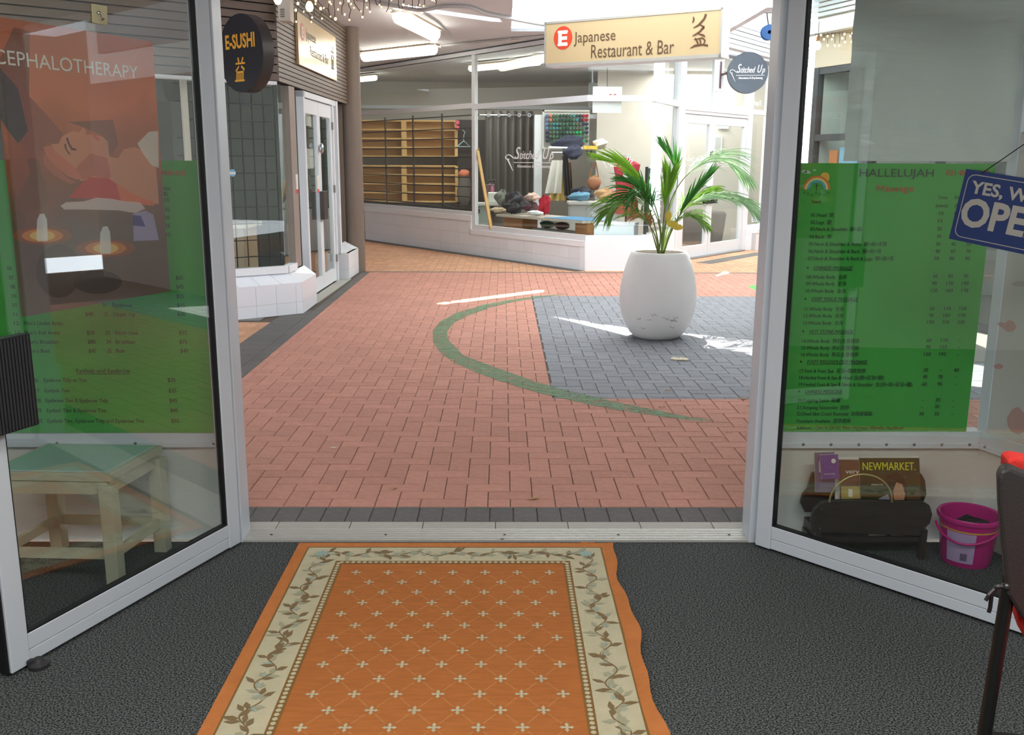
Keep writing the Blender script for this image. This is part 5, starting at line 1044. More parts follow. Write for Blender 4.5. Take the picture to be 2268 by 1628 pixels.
# dark curtain
m = MB(); a, b_ = at(1075, 440, 18.6), at(1182, 246, 18.6)
m.surf(lambda u, v: Vector((a.x+(b_.x-a.x)*u, 18.6+.05*math.sin(u*40), a.z-.1+(b_.z-a.z+.1)*v)), 80, 4); cu = thing('curtain', (a.x, 18.6, a.z), 'long dark grey eyelet curtain hanging in the tailor shop', 'curtain'); m.build('drape', mat('charcoal_fabric', (84, 80, 76), .9), cu, smooth=True, recalc=False)
MB().tube([(a.x-.1, 18.55, b_.z-.08), (b_.x+.1, 18.55, b_.z-.08)], .014, 8).build('curtain_rod', CHROME, cu)
for k in range(5): m = MB(); m.lathe((a.x+(b_.x-a.x)*(.07+.21*k), 18.52, b_.z-.08), [(.035, -.005), (.035, .005), (.02, .005), (.02, -.005)], 12, Matrix.Rotation(math.pi/2, 3, 'X'), capb=False); m.build('eyelet', CHROME, cu)
ST('trim_10', MB().box(at(1183, 350, 18.1).x, 18.0, 0, at(1200, 350, 18.1).x, 18.06, 2.32), WHITEP)
# thread rack with its cones
tr_ = thing('thread_rack', tuple(at(1255, 330, 17.9)), 'white pegboard rack of coloured thread cones on the tailor shop wall', 'rack'); a, b_ = at(1201, 330, 17.93), at(1306, 244, 17.93)
MB().box(a.x, 17.94, a.z, b_.x, 17.98, b_.z).build('board', mat('rack_white', (214, 212, 206), .6), tr_)
m = MB(); m.box(a.x, 17.90, b_.z-.03, b_.x, 17.94, b_.z); m.box(a.x, 17.90, a.z, a.x+.03, 17.94, b_.z); m.build('frame', mat('rack_white', (214, 212, 206), .6), tr_)
pal = {'b': (96, 130, 176), 'o': (220, 124, 84), 'g': (70, 118, 92), 't': (64, 140, 140), 'd': (40, 84, 70), 'n': (40, 50, 84), 'r': (170, 40, 48), 'l': (40, 170, 100), 'k': (92, 104, 90)}
ORD = 'first second third fourth fifth sixth seventh eighth ninth tenth eleventh twelfth thirteenth'.split()
grid = ['boggdddgtdnrr', 'boggddddgtnrr', 'bgttgggdgkknn', 'bgttgddggkkgn', 'nkggddggglldn', 'nkggddgglllkk', 'ndggddggglllk']
nm = {'b': 'light blue', 'o': 'orange', 'g': 'green', 't': 'teal', 'd': 'dark green', 'n': 'navy', 'r': 'red', 'l': 'bright green', 'k': 'olive'}
for j, row in enumerate(grid):
    for i, ch_ in enumerate(row):
        c = at(1212+i*7.4, 256+j*9.3, 17.78); key = 'cone'+ch_
        if key not in _bm:
            q = MB(); q.lathe((0, 0, 0), [(.030, .12), (.026, 0), (.012, 0), (.010, -.012)], 10, Matrix.Rotation(math.pi/2, 3, 'X') @ Matrix.Rotation(math.pi, 3, 'X'), capb=True, capt=True); o = q.build('thread_cone', mat('thread_'+nm[ch_].replace(' ', '_'), pal[ch_], .8), smooth=True); _bm[key] = o.data
        else: o = bpy.data.objects.new('thread_cone', _bm[key]); COL.objects.link(o)
        o.location = c; tag(o, '%s thread cone, %s from the left in the %s row of the white rack' % (nm[ch_], ORD[i], ORD[j]), 'thread', 'thread cones on the white rack')
# hangers, wall dark panel
DKP = mat('dark_panel', (66, 60, 56), .8); ST('trim_11', MB().box(at(1012, 400, 19.9).x, 19.85, 0, at(1040, 400, 19.9).x+.5, 19.9, 2.3), DKP)
hgr = thing('clothes_hanger', tuple(at(1027, 300, 19.6)), 'pale blue clothes hanger on the dark panel beside the pine shelf', 'hanger'); m = MB(); m.tube([at(1012, 325, 19.7), at(1027, 312, 19.7), at(1042, 325, 19.7), at(1012, 325, 19.7)], .012, 6); m.tube([at(1027, 312, 19.7), at(1027, 300, 19.7), at(1030, 292, 19.7), at(1024, 288, 19.7)], .008, 6); m.build('hanger_frame', mat('pale_blue_plastic', (176, 200, 206), .5), hgr)
bg_ = thing('garment_bag', tuple(at(1030, 455, 19.3)), 'dark grey garment bag standing beside the pine shelf', 'bag'); m = MB(); m.blob(at(1028, 422, 19.3), .14, .1, .36, 10, 8, .06, 2); m.build('bag_body', mat('grey_bag', (96, 90, 84), .8), bg_, smooth=True); m = MB(); m.blob(at(1028, 385, 19.3), .12, .08, .08, 10, 6, .12, 3); m.build('orange_cloth', mat('orange_cloth', (206, 120, 90), .8), bg_, smooth=True)
for i, y in enumerate((272, 284)): m = MB(); m.blob(at(1013, y, 19.5), .05, .05, .05, 8, 6); tag(m.build('thread_spool', mat('pink_thread', (216, 96, 110), .7), smooth=True), ['upper', 'lower'][i]+' pink spool at the end of the pine shelf', 'thread', 'pink spools by the pine shelf')
# worktable with blue top near the window
TBL = thing('worktable', tuple(at(1200, 500, 15.0)), 'blue topped plywood worktable behind the wide tailor window', 'table')
zT = .665; PLY = mat('plywood', (176, 120, 72), .5, var=.06, vscale=5, stretch=(1, 1, 6))
def off(P, s0, d): return MB_point(A, B, s0, 0, -d)
s0, s1 = smu+.35, LA-.30
m = MB(); m.seg(A, B, s0, s1, zT-.035, zT, -.80, -.2); m.build('tabletop', mat('pale_edge', (200, 190, 176), .5), TBL)
TA, TB_ = back(A, B, .3); sb = sco(onp(1215, 465, TA, TB_), TA, TB_); m = MB(); m.seg(A, B, sb, s1-.005, zT, zT+.006, -.79, -.21); m.build('blue_cutting_mat', mat('blue_mat', (66, 140, 190), .5), TBL)
sa1, sa2 = sco(onp(1115, 490, TA, TB_), TA, TB_), sco(onp(1157, 490, TA, TB_), TA, TB_); MB().seg(A, B, sa1, sa2, .04, zT-.035, -.6, -.3).build('side_panel', PLY, TBL, bev=.003)
sa1, sa2 = sco(onp(1274, 490, TA, TB_), TA, TB_), sco(onp(1301, 490, TA, TB_), TA, TB_); MB().seg(A, B, min(sa1, s1-.25), min(sa2, s1-.01), .04, zT-.035, -.6, -.3).build('side_panel', PLY, TBL, bev=.003)
sa1, sa2 = sco(onp(1167, 490, TA, TB_), TA, TB_), sco(onp(1272, 490, TA, TB_), TA, TB_); MB().seg(A, B, sa1, min(sa2, s1-.2), .45, .475, -.78, -.4).build('under_shelf', mat('grey_shelf', (190, 184, 176), .5), TBL)
for x in (1180, 1211, 1246): s_ = sco(onp(x, 500, A, B), A, B); MB().seg(A, B, s_, s_+.03, .01, .47, -.72, -.69).build('leg', mat('grey_steel', (120, 112, 104), .5), TBL)
MB().seg(A, B, sco(onp(1180, 500, A, B), A, B), LA-.45, .01, .45, -.8, -.78).build('back_panel', mat('taupe_panel', (150, 128, 108), .7), TBL)
# clothes piles
def cloth(name, label, px, py, D, rx, rz, col, seed, cat='clothing', ry=.12, group=None, n=.16):
    m = MB(); m.blob(at(px, py, D), rx, ry, rz, 30, 18, n*1.8, seed); o = m.build(name, mat('cloth_%d_%d_%d' % col, col, .9, var=.08, vscale=20), smooth=True); return tag(o, label, cat, group)
TPa, TPb = back(A, B, .45)
def onT(x, h, d=.45):   # point over the worktable at picture column x
    a, b_ = back(A, B, d); p = onp(x, 460, a, b_); return Vector((p.x, p.y, zT+.008+h))
def pile(name, label, x, h, rx, ry, rz, col, seed, d=.45, n=.1):
    uA = math.atan2(B[1]-A[1], B[0]-A[0]); m = MB(); m.blob(onT(x, h+rz*1.3, d), rx, ry, rz, 34, 20, n*2.2, seed, uA); tag(m.build(name, mat('cloth_%d_%d_%d' % col, col, .9, var=.1, vscale=20, bump=.5, bscale=14), smooth=True), label, 'clothing')
pile('lace_cloth', 'beige lace cloth at the left end of the worktable', 1104, 0, .16, .1, .035, (204, 186, 156), 1, .35)
pile('hooded_top', 'grey rounded bundle at the left end of the clothes pile', 1112, .08, .10, .10, .11, (132, 136, 130), 2, .60)
pile('folded_jacket', 'charcoal jacket heaped at the middle of the clothes pile', 1142, 0, .20, .14, .13, (66, 64, 72), 3, .62)
pile('folded_jacket', 'black jacket slumped at the lower left of the clothes pile', 1135, 0, .17, .09, .075, (48, 48, 56), 4, .34)
pile('folded_shirt', 'cream and pink checked shirt on top of the clothes pile', 1178, .20, .11, .10, .05, (224, 196, 182), 5, .64)
pile('striped_trousers', 'plum striped trousers under the checked shirt', 1178, 0, .10, .12, .07, (108, 76, 84), 6, .62)
pile('red_garment', 'bright red garment at the right of the clothes pile', 1205, 0, .07, .1, .12, (182, 24, 50), 7, .62)
pile('folded_towel', 'folded white towel on the front edge of the worktable', 1186, 0, .16, .08, .035, (232, 232, 236), 8, .32, .05)
def cl2(nm_, lb, px_, py_, D, rx, rz, col, ry=.1): cloth(nm_, lb, px_, py_, D, rx, rz, col, len(lb), ry=ry, n=.1)
cl2('navy_coat', 'navy coat thrown over the white rail below the thread cones', 1262, 317, 17.35, .26, .11, (46, 50, 70)); cl2('navy_sleeve', 'navy sleeve of cloth hanging in front of the white rail', 1270, 337, 17.0, .16, .1, (52, 56, 76), .05)
cl2('denim_bundle', 'light blue denim bundle on the grey counter', 1283, 435, 16.42, .18, .065, (96, 140, 166), .09); cl2('dark_bundle', 'dark navy bundle behind the light blue denim', 1290, 428, 16.75, .17, .09, (40, 42, 56), .1)
cl2('leather_bag', 'tan leather bag lying on the grey counter', 1340, 431, 16.5, .15, .09, (186, 146, 106)); cl2('pink_cloth', 'small pink and red cloth beside the tan bag', 1352, 432, 16.75, .08, .08, (190, 120, 124))
cl2('pale_cloth', 'pale cloth on the wall rail beside the yellow tray', 1331, 318, 17.2, .12, .07, (210, 204, 192), .08)
pile_z = zT; uA = math.atan2(B[1]-A[1], B[0]-A[0])
for nm_, lb, x, col in (('green_cloth', 'green patterned cloth on the shelf under the worktable', 1212, (60, 104, 76)), ('maroon_cloth', 'dark maroon cloth on the shelf under the worktable', 1245, (84, 48, 56))):
    p = onT(x, 0, .58); m = MB(); m.blob(Vector((p.x, p.y, .535)), .13, .1, .052, 16, 9, .08, 4, uA); tag(m.build(nm_, mat('cloth_%d_%d_%d' % col, col, .9), smooth=True), lb, 'clothing')
ctr = thing('counter', tuple(at(1320, 470, 16.6)), 'pale grey counter under the bundles at the back of the tailor shop', 'counter'); a, b_ = at(1262, 470, 16.5), at(1370, 447, 16.5); MB().box(a.x, 16.3, .05, b_.x, 16.9, b_.z-.04).build('counter_body', mat('grey_counter', (190, 192, 192), .6), ctr); MB().box(a.x-.03, 16.27, b_.z-.04, b_.x+.03, 16.93, b_.z).build('counter_top', mat('grey_counter_top', (206, 206, 204), .5), ctr)
# hanging garments on a rail
rl = thing('clothes_rail', tuple(at(1250, 330, 17.3)), 'white wall rail carrying hangers below the thread rack', 'rail'); MB().bar(at(1215, 326, 17.4), at(1330, 330, 17.4), .3, .03).build('rail_shelf', TRIMW, rl); MB().tube([at(1222, 338, 17.25), at(1262, 338, 17.25)], .012, 8).build('hanging_bar', CHROME, rl)
def garment(name, label, top, bot, D, col, fold=14):
    (x0, y0), (x1, _), (x2, y3), (x3, _2) = top[0], top[1], bot[0], bot[1]; a, b_, c, d = at(x0, y0, D), at(x1, y0, D), at(x2, y3, D), at(x3, y3, D)
    m = MB(); m.surf(lambda u, v: (a+(b_-a)*u)*(1-v)+(c+(d-c)*u)*v+Vector((0, -.05-.05*math.sin(u*fold)*(.3+v), 0)), 18, 6); q = len(m.v); 
    m2 = MB(); m2.v = m.v+[(p[0], p[1]+.07, p[2]) for p in m.v]; m2.f = m.f+[tuple(i+q for i in f[::-1]) for f in m.f]; m2.mi = [0]*len(m2.f)
    return tag(m2.build(name, mat('garment_%d_%d_%d' % col, col, .9), smooth=True, recalc=False), label, 'clothing', None)
garment('white_blouse', 'ruffled white blouse hanging from the wall rail', ((1222, 355), (1246, 355)), ((1207, 428), (1242, 428)), 17.1, (214, 212, 204)); garment('yellow_skirt', 'yellow skirt hanging under the white blouse', ((1236, 395), (1247, 395)), ((1212, 444), (1250, 444)), 17.2, (222, 200, 130)); garment('black_coat', 'black coat hanging beside the white blouse', ((1245, 345), (1257, 345)), ((1249, 433), (1264, 433)), 17.15, (62, 60, 64)); garment('brown_coat', 'brown coat hanging at the right end of the rail', ((1256, 360), (1264, 360)), ((1250, 448), (1269, 448)), 17.45, (132, 98, 78))
m = MB(); m.tube([at(1300, 335, 17.2), at(1302, 345, 17.2), at(1306, 346, 17.2), at(1310, 335, 17.2)], .015, 6); tb2 = thing('yellow_tray', tuple(at(1308, 326, 17.2)), 'yellow tray with a dark strap on the wall rail', 'tray'); m.build('strap', DKP, tb2); m = MB(); m.bar(at(1292, 327, 17.2), at(1322, 327, 17.2), .2, .06); m.build('tray_body', mat('yellow_plastic', (220, 180, 70), .5), tb2)
m = MB(); a, b_ = at(1305, 390, 17.5), at(1330, 350, 17.5); hb = thing('handbag', tuple(at(1318, 400, 17.4)), 'brown handbag hanging on the pegs right of the rail', 'bag'); m.blob(at(1316, 405, 17.4), .13, .06, .12, 12, 8, .1, 4); m.build('bag_body', mat('brown_leather', (160, 104, 72), .5), hb, smooth=True); m = MB(); m.tube([at(1306, 395, 17.4), at(1312, 360, 17.4), at(1320, 360, 17.4), at(1326, 395, 17.4)], .012, 6); m.build('bag_strap', mat('brown_leather', (160, 104, 72), .5), hb)
# sewing machine corner
sw = thing('sewing_machine', tuple(at(1092, 440, 16.6)), 'white sewing machine on a pale cabinet at the left of the wide window', 'sewing machine'); m = MB(); a, b_ = at(1052, 452, 16.6), at(1118, 440, 16.6); m.box(a.x, 16.5, a.z-.02, b_.x, 16.9, a.z+.02); m.build('machine_bed', mat('machine_white', (212, 212, 204), .4), sw); m = MB(); m.box(at(1080, 440, 16.6).x, 16.6, a.z+.02, at(1104, 440, 16.6).x, 16.75, a.z+.2); m.build('machine_arm', mat('machine_white', (212, 212, 204), .4), sw, bev=.02)
m = MB(); m.box(a.x, 16.55, .02, at(1085, 440, 16.6).x, 16.9, a.z-.02); m.build('cabinet', mat('pale_green_cabinet', (166, 178, 168), .6), sw)
bkx = thing('storage_box', tuple(at(1092, 420, 17.4)), 'dark red storage box with a pink cloth behind the sewing machine', 'box'); a, b_ = at(1076, 434, 17.4), at(1096, 408, 17.4); MB().box(a.x, 17.3, a.z, b_.x, 17.6, b_.z).build('box_body', mat('plum_box', (110, 84, 88), .6), bkx, bev=.01); m = MB(); m.blob(at(1090, 424, 17.25), .03, .02, .1, 8, 6); m.build('pink_cloth', mat('pink_cloth', (190, 110, 140), .8), bkx); m = MB(); m.tube([at(1078, 408, 17.4), at(1084, 400, 17.4), at(1096, 400, 17.4), at(1098, 408, 17.4)], .018, 6); m.build('box_handle', DKP, bkx)
pk = thing('wooden_pole', tuple(at(1085, 500, 15.4)), 'long pale wooden pole leaning inside the wide tailor window', 'pole'); m = MB(); m.bar(at(1057, 330, 15.5), at(1088, 508, 15.1), .045, .03); m.build('pole_shaft', PINE, pk); m = MB(); m.obox(at(1057, 331, 15.5), (.03, 0, 0), (0, .02, 0), (0, 0, .02)); m.build('pole_tip', PINE, pk)
# red dress form, stand
mn = thing('dress_form', tuple(at(1388, 500, 13.9)), 'red and pink dress form on a stand behind the corner pane', 'dress form'); RD_ = mat('red_velvet', (222, 64, 84), .6); RD2 = mat('coral_velvet', (232, 96, 84), .6)
cM = at(1388, 420, 14.2); sc_ = .00675
def mf(rows, m_, nm_):
    mb = MB(); n = 24; V = []
    for hw, y, cx_ in rows:
        z = at(1388, y, 14.2).z; cxx = at(cx_, y, 14.2).x
        for k in range(n): a = 2*math.pi*k/n; V.append((cxx+hw*sc_*math.cos(a), 14.2+hw*sc_*.62*math.sin(a), z))
    mb.add(V, [(i*n+k, i*n+(k+1) % n, (i+1)*n+(k+1) % n, (i+1)*n+k) for i in range(len(rows)-1) for k in range(n)]+[tuple(range(n)), tuple((len(rows)-1)*n+k for k in range(n))]); return mb.build(nm_, m_, mn, smooth=True)
mf([(6, 346, 1387), (7, 354, 1387), (20, 358, 1388), (29, 364, 1389), (28, 374, 1388), (25, 390, 1388), (24, 400, 1387), (21, 412, 1385), (20, 420, 1384)], RD_, 'bust'); mf([(20, 422, 1384), (24, 436, 1385), (27, 450, 1386), (27, 466, 1386), (24, 474, 1386)], RD2, 'hips')
mf([(6, 342, 1388), (8, 344, 1388), (7, 350, 1388)], WHT, 'neck_cap'); m = MB(); m.lathe(at(1387, 387, 13.77), [(.045, -.005), (.045, .005)], 16, Matrix.Rotation(math.pi/2, 3, 'X'), capt=True); m.build('adjuster_dial', WHT, mn); m = MB(); m.tube([(cM.x, 14.2, .04), (cM.x, 14.2, .8)], .015, 8); m.build('pole', BLACK, mn); m = MB(); m.lathe((cM.x, 14.2, .007), [(.14, 0), (.16, .03), (.02, .05)], 20); m.build('base', BLACK, mn)
# chalk board leaning inside the third pane
cb = thing('chalkboard', tuple(onp(1468, 515, C_, E_)), 'tall black chalkboard price menu with white handwriting behind the narrow pane', 'board'); CP, CQ = back(C_, E_, .1)
s0, s1 = .08, LC-.2; MB().seg(CP, CQ, s0, s1, .52, 1.40, -.03, 0).build('board', mat('black_board', (46, 50, 52), .6), cb); mb = MB(); uC = Vector((E_[0]-C_[0], E_[1]-C_[1], 0)).normalized(); nC = Vector((uC.y, -uC.x, 0))
for k, (s_, h_) in enumerate([('CLOTHING', .075), ('REPAIRS', .07), ('Hems', .055), ('Zips', .055), ('Tapers', .05), ('Jeans', .055), ('Dresses', .05), ('Curtains', .055), ('Linings', .05)]): mb.text(s_, MB_point(CP, CQ, s0+.08+(.05 if k > 1 else 0), 1.28-k*.088, .002), uC, (0, 0, 1), h_/.72*.8, width=(s1-s0)*(.8 if k < 2 else .55), bold=.01)
stuff(mb.build('chalk_lettering', VIN, cb, recalc=False)); MB().seg(CP, CQ, s0-.02, s0, .5, 1.42, -.03, .01).build('frame', BLACK, cb); MB().seg(CP, CQ, s1, s1+.02, .5, 1.42, -.03, .01).build('frame', BLACK, cb)
# white display bench in front window, grey armchair, sheets
db = thing('display_bench', (1.65, 13.6, 0), 'low white display bench below the dress form', 'bench'); MB().prism([(1.28, 13.47, .0065), (1.84, 13.47, .0065), (1.93, 13.69, .0065), (1.58, 13.72, .0065)], (0, 0, .61)).build('bench_body', TRIMW, db); MB().prism([(1.27, 13.46, .62), (1.85, 13.46, .62), (1.94, 13.70, .62), (1.57, 13.73, .62)], (0, 0, .03)).build('bench_top', TRIMW, db)
ac = thing('tub_chair', (3.3, 16.3, 0), 'grey tub chair behind the tailor shop doors', 'chair'); m = MB(); c = at(1555, 500, 16.6); m.lathe((c.x, 16.6, .1), [(.34, 0), (.38, .3), (.40, .52), (.36, .56), (.30, .52), (.28, .32), (0.01, .3)], 28); m.build('shell', mat('grey_upholstery', (122, 114, 110), .9), ac, smooth=True)
for q in range(4): MB().tube([(c.x+.2*math.cos(q*1.57+.7), 16.6+.2*math.sin(q*1.57+.7), .12), (c.x+.24*math.cos(q*1.57+.7), 16.6+.24*math.sin(q*1.57+.7), .01)], .014, 6).build('leg', PINE, ac)
hsn = thing('hanging_notice', tuple(onp(1345, 215, B, C_)), 'white paper sign with reversed writing hung at the transom of the corner pane', 'notice'); HP, HQ = back(B, C_, .08); a_, b_2 = onp(1312, 250, HP, HQ), onp(1378, 192, HP, HQ); MB().seg(HP, HQ, sco(a_, HP, HQ), sco(b_2, HP, HQ), a_.z, b_2.z, -.004, 0).build('sheet', mat('bright_paper', (240, 240, 240), .5), hsn); m = MB(); m.tube([onp(1345, 192, HP, HQ), onp(1345, 150, HP, HQ)], .004, 5); m.build('string', BLACK, hsn)
m = MB(); 
for i, x in enumerate((1352, 1362)): m = MB(); m.blob(onp(x, 213, HP, HQ)+Vector((0, -.004, 0)), .025, .004, .03, 8, 6); m.build('red_mark', mat('red_print', (200, 60, 50), .5), hsn)
for l_, x0, x1, y0, y1, lb in [(0, 1590, 1615, 257, 285, 'pale blue paper sheet behind the right tailor shop door'), (1, 1575, 1600, 300, 340, 'white framed picture behind the right tailor shop door')]:
    a, b_ = at(x0, y1, 17.95), at(x1, y0, 17.95); r = thing('wall_picture', tuple(a), lb, 'picture'); MB().box(a.x, 17.95, a.z, b_.x, 17.97, b_.z).build('frame', TRIMW, r); MB().box(a.x+.02, 17.945, a.z+.03, b_.x-.02, 17.95, b_.z-.03).build('picture_sheet', mat('pale_blue_sheet' if not l_ else 'grey_sheet', (206, 220, 226) if not l_ else (188, 188, 186), .6), r)
# ================================================================ CAFE BUILDING (right)
cf = (3.42, 10.9); cn = (4.75, 7.0); LCf = plen(cf, cn)
CAFB = mat('cafe_beige_fascia', (206, 190, 170), .7); CFR = mat('cafe_dark_frame', (70, 72, 76), .5)
ST('wall_right_cafe', MB().seg(cf, cn, 0, LCf, 2.5, 5.0, -.2, 0), CAFB)
ST('wall_right_cafe_sun_block', MB().prism([(3.75, 10.9, 2.4), (8, 10.9, 2.4), (8, 7.0, 2.4), (4.95, 7.0, 2.4)], (0, 0, 3.2)), PLASTER)  # unseen upper block added to keep sun off the court paving
ST('wall_right_end', MB().box(3.45, 10.85, 0, 8, 11.0, 5.0), PLASTER)
cw = struct('window_6', (4, 9, 0))
for s_ in (0, .9, 1.85, 2.9, LCf-.08): MB().seg(cf, cn, s_, s_+.08, .0, 2.5, -.12, 0).build('frame_post', CFR, cw)
for z in (.0, 1.72, 2.43): MB().seg(cf, cn, 0, LCf, z, z+.07, -.1, -.01).build('frame_rail', CFR, cw)
for z0, z1 in ((.07, 1.72), (1.79, 2.43)): MB().seg(cf, cn, .05, LCf-.05, z0, z1, -.055, -.049).build('pane', SHOPGLASS, cw)
ST('floor_cafe', MB().box(3.6, 7.1, -.0055, 8, 10.85, .003), mat('cafe_floor', (130, 126, 120), .7))
lsn = thing('cafe_poster', tuple(MB_point(cf, cn, .6, 1.4, 0)), 'orange and blue poster behind the dark framed cafe window', 'poster'); MB().seg(cf, cn, .45, .75, 1.3, 1.65, -.075, -.065).build('poster_sheet', mat('blue_poster', (150, 186, 214), .5), lsn); MB().seg(cf, cn, .28, .42, 1.35, 1.62, -.075, -.065).build('orange_sheet', mat('orange_print', (214, 130, 80), .5), lsn)
ST('wall_right_sun_block', MB().box(3.4, -3, 0, 6, 3.5, 4.0), mat('grey_render', (150, 148, 144), .8))  # unseen block added to keep sun out of the angled right window
ST('wall_right_reflection', MB().box(8.2, 11.0, 0, 8.4, 20, 5.5), mat('taupe_render', (140, 130, 122), .8)); ST('wall_right_reflection_far', MB().box(11, -4, 0, 11.2, 12, 6), mat('dark_taupe_render', (98, 94, 88), .8))  # unseen walls added to darken what the shop glass reflects
ST('wall_left_reflection', MB().box(-9.0, 10.0, 0, -8.8, 24.2, 3.3), mat('taupe_render', (140, 130, 122), .8)); ST('wall_left_reflection.001', MB().box(-8.8, 24, 0, -4.8, 24.2, 3.3), MATS['taupe_render']); ST('wall_right_cafe.001', MB().box(4.85, 7.0, 0, 8, 7.1, 2.4), MATS['taupe_render']); ST('wall_right_cafe.002', MB().box(8, 7.0, 0, 8.1, 11, 2.4), MATS['taupe_render']); ST('wall_left_far', MB().box(-10.2, 2, 0, -10, 9, 4.2), mat('taupe_render', (140, 130, 122), .8))  # unseen walls; passage and cafe sides added so the glass reflects them, not sky
for k in range(4): ST('window_reflection', MB().box(8.15, 11.6+k*1.9, .5, 8.2, 13.1+k*1.9, 2.3), mat('dark_reflection_panel', (60, 66, 70), .15))  # unseen dark panes added on the wall that the glass reflects
# white slatted canopy over the cafe
cs_ = struct('trim_12', (3.6, 10, 2.9))
for k in range(8): MB().seg(cf, cn, -.2, LCf, 3.02+k*.05, 3.055+k*.05, .05, .07).build('fascia_board', mat('grey_white_slat', (206, 208, 212), .6), cs_)
MB().seg(cf, cn, -.2, LCf, 2.84, 2.98, 0, .12).build('gutter', TRIMW, cs_)
# ================================================================ HANGING RESTAURANT SIGN
def vpt(x, y, D): return at(x, y, D)
L0 = at(1206, 150, 9.9); R0 = at(1597, 125, 8.9); zb_, zt_ = 2.50, 2.94
a0 = Vector((L0.x, 9.9, 0)); a1 = Vector((R0.x, 8.9, 0)); us = (a1-a0).normalized(); ns_ = Vector((us.y, -us.x, 0)); W = (a1-a0).length
zb_ = (L0.z+R0.z)/2; zt_ = (at(1206, 57, 9.9).z+at(1597, 8, 8.9).z)/2
hs = thing('hanging_sign', tuple((a0+a1)/2+Vector((0, 0, zt_))), 'long tan lightbox sign of the Japanese restaurant hanging over the walkway', 'sign')
SP, SQ = (a0.x, a0.y), (a1.x, a1.y)
MB().seg(SP, SQ, 0, W, zb_, zt_, -.20, 0).build('box', TRIMW, hs, bev=.006)
MB().seg(SP, SQ, .015, W-.015, zb_+.025, zt_-.015, .0, .004).build('face', mat('tan_lightbox_face', (198, 174, 134), .35, spec=.3), hs)
m = MB(); m.seg(SP, SQ, 0, W, zt_-.02, zt_, .0, .010); m.seg(SP, SQ, 0, W, zb_, zb_+.03, .0, .010); m.seg(SP, SQ, 0, .018, zb_, zt_, .0, .010); m.seg(SP, SQ, W-.018, W, zb_, zt_, .0, .010); m.build('face_trim', mat('pewter_trim', (176, 172, 164), .4, .3), hs)
SP2, SQ2 = back(SP, SQ, -.005)
c = onp(1247, 84, SP2, SQ2); m = MB(); r = abs(onp(1247, 58, SP2, SQ2).z-onp(1247, 110, SP2, SQ2).z)/2; disc(m, c, us, r, kx=.95); m.build('red_disc', RDP, hs)
m = MB(); m.text('E', c+Vector((0, 0, -r*.62))+ns_*.003, us, (0, 0, 1), r*1.24/.72, width=r*.95, bold=.045, align='CENTER', depth=.0012)
for dz in (-.58, .52): m.obox(c+Vector((0, 0, dz*r))+ns_*.0042-us*r*.02, us*r*.52, Vector((0, 0, r*.07)), ns_*.0006)
m.build('disc_letter', WHT, hs, recalc=False)
m = MB(); m.ptext('Japanese', SP2, SQ2, 1271, 1363, 95, 25, off=.002); m.ptext('Restaurant & Bar', SP2, SQ2, 1309, 1492, 129, 31, off=.002); m.build('lettering', INKB, hs, recalc=False)
m = MB()
def brush(pts, ws):
    P_ = [onp(x, y, SP2, SQ2)+ns_*.003 for x, y in pts]
    for i in range(len(P_)-1):
        d = (P_[i+1]-P_[i]); nn = d.cross(ns_).normalized(); m.prism([P_[i]+nn*ws[i], P_[i+1]+nn*ws[i+1], P_[i+1]-nn*ws[i+1], P_[i]-nn*ws[i]], ns_*.001)
for pts, ws in [([(1536, 37), (1537, 44), (1534, 51)], [.004, .009, .004]), ([(1564, 31), (1560, 42), (1547, 56), (1536, 62)], [.010, .010, .009, .003]), ([(1549, 54), (1560, 60), (1552, 66)], [.004, .009, .004]), ([(1560, 60), (1548, 72), (1534, 80)], [.007, .009, .004]), ([(1546, 75), (1558, 78), (1562, 82)], [.004, .009, .004]), ([(1540, 84), (1545, 94), (1547, 100)], [.005, .008, .004]), ([(1548, 84), (1552, 92), (1551, 99)], [.004, .007, .003]), ([(1537, 88), (1556, 84), (1562, 90), (1558, 99)], [.004, .006, .007, .004]), ([(1529, 107), (1540, 101), (1556, 99), (1568, 101)], [.003, .010, .007, .009])]: brush(pts, ws)
m.build('brush_character', mat('dark_brown_brush', (92, 56, 26), .4), hs, recalc=False)
for s_ in (.3, W-.3): p = MB_point(SP, SQ, s_, 0, -.1); MB().tube([(p.x, p.y, zt_), (p.x, p.y, RZ-.02)], .012, 8).build('hanger_rod', TRIMW, hs)
# ================================================================ ROUND TAILOR SIGN
cS = at(1656, 161, 12.2); u, n = facing(cS, -8)
tsn = thing('round_sign', tuple(cS), 'round slate grey tailor shop sign with white lettering on a bracket', 'sign'); SL = mat('slate_sign_face', (84, 94, 106), .5)
R_ = .245; round_sign(tsn, cS, u, n, R_, .09, SL, mat('slate_sign_rim', (52, 58, 66), .5))
m = MB(); logo_at(m, cS-u*R_*.93+Vector((0, 0, .0)), u, n, R_*1.80, R_*.42); m.build('lettering', VIN, tsn, recalc=False)
bp2 = at(1596, 166, 12.35); m = MB(); m.obox(bp2, (.014, .03, 0), (0, 0, .16), (.004, -.002, 0)); m.build('bracket_plate', mat('plum_plate', (88, 56, 68), .5), tsn); m = MB(); m.bar(bp2, cS-u*R_-n*.045, .03, .02); m.build('bracket_arm', BRK, tsn)
ST('column.001', MB().box(bp2.x-.05, 12.38, 2.35, bp2.x+.05, 12.48, RZ), TRIMW)
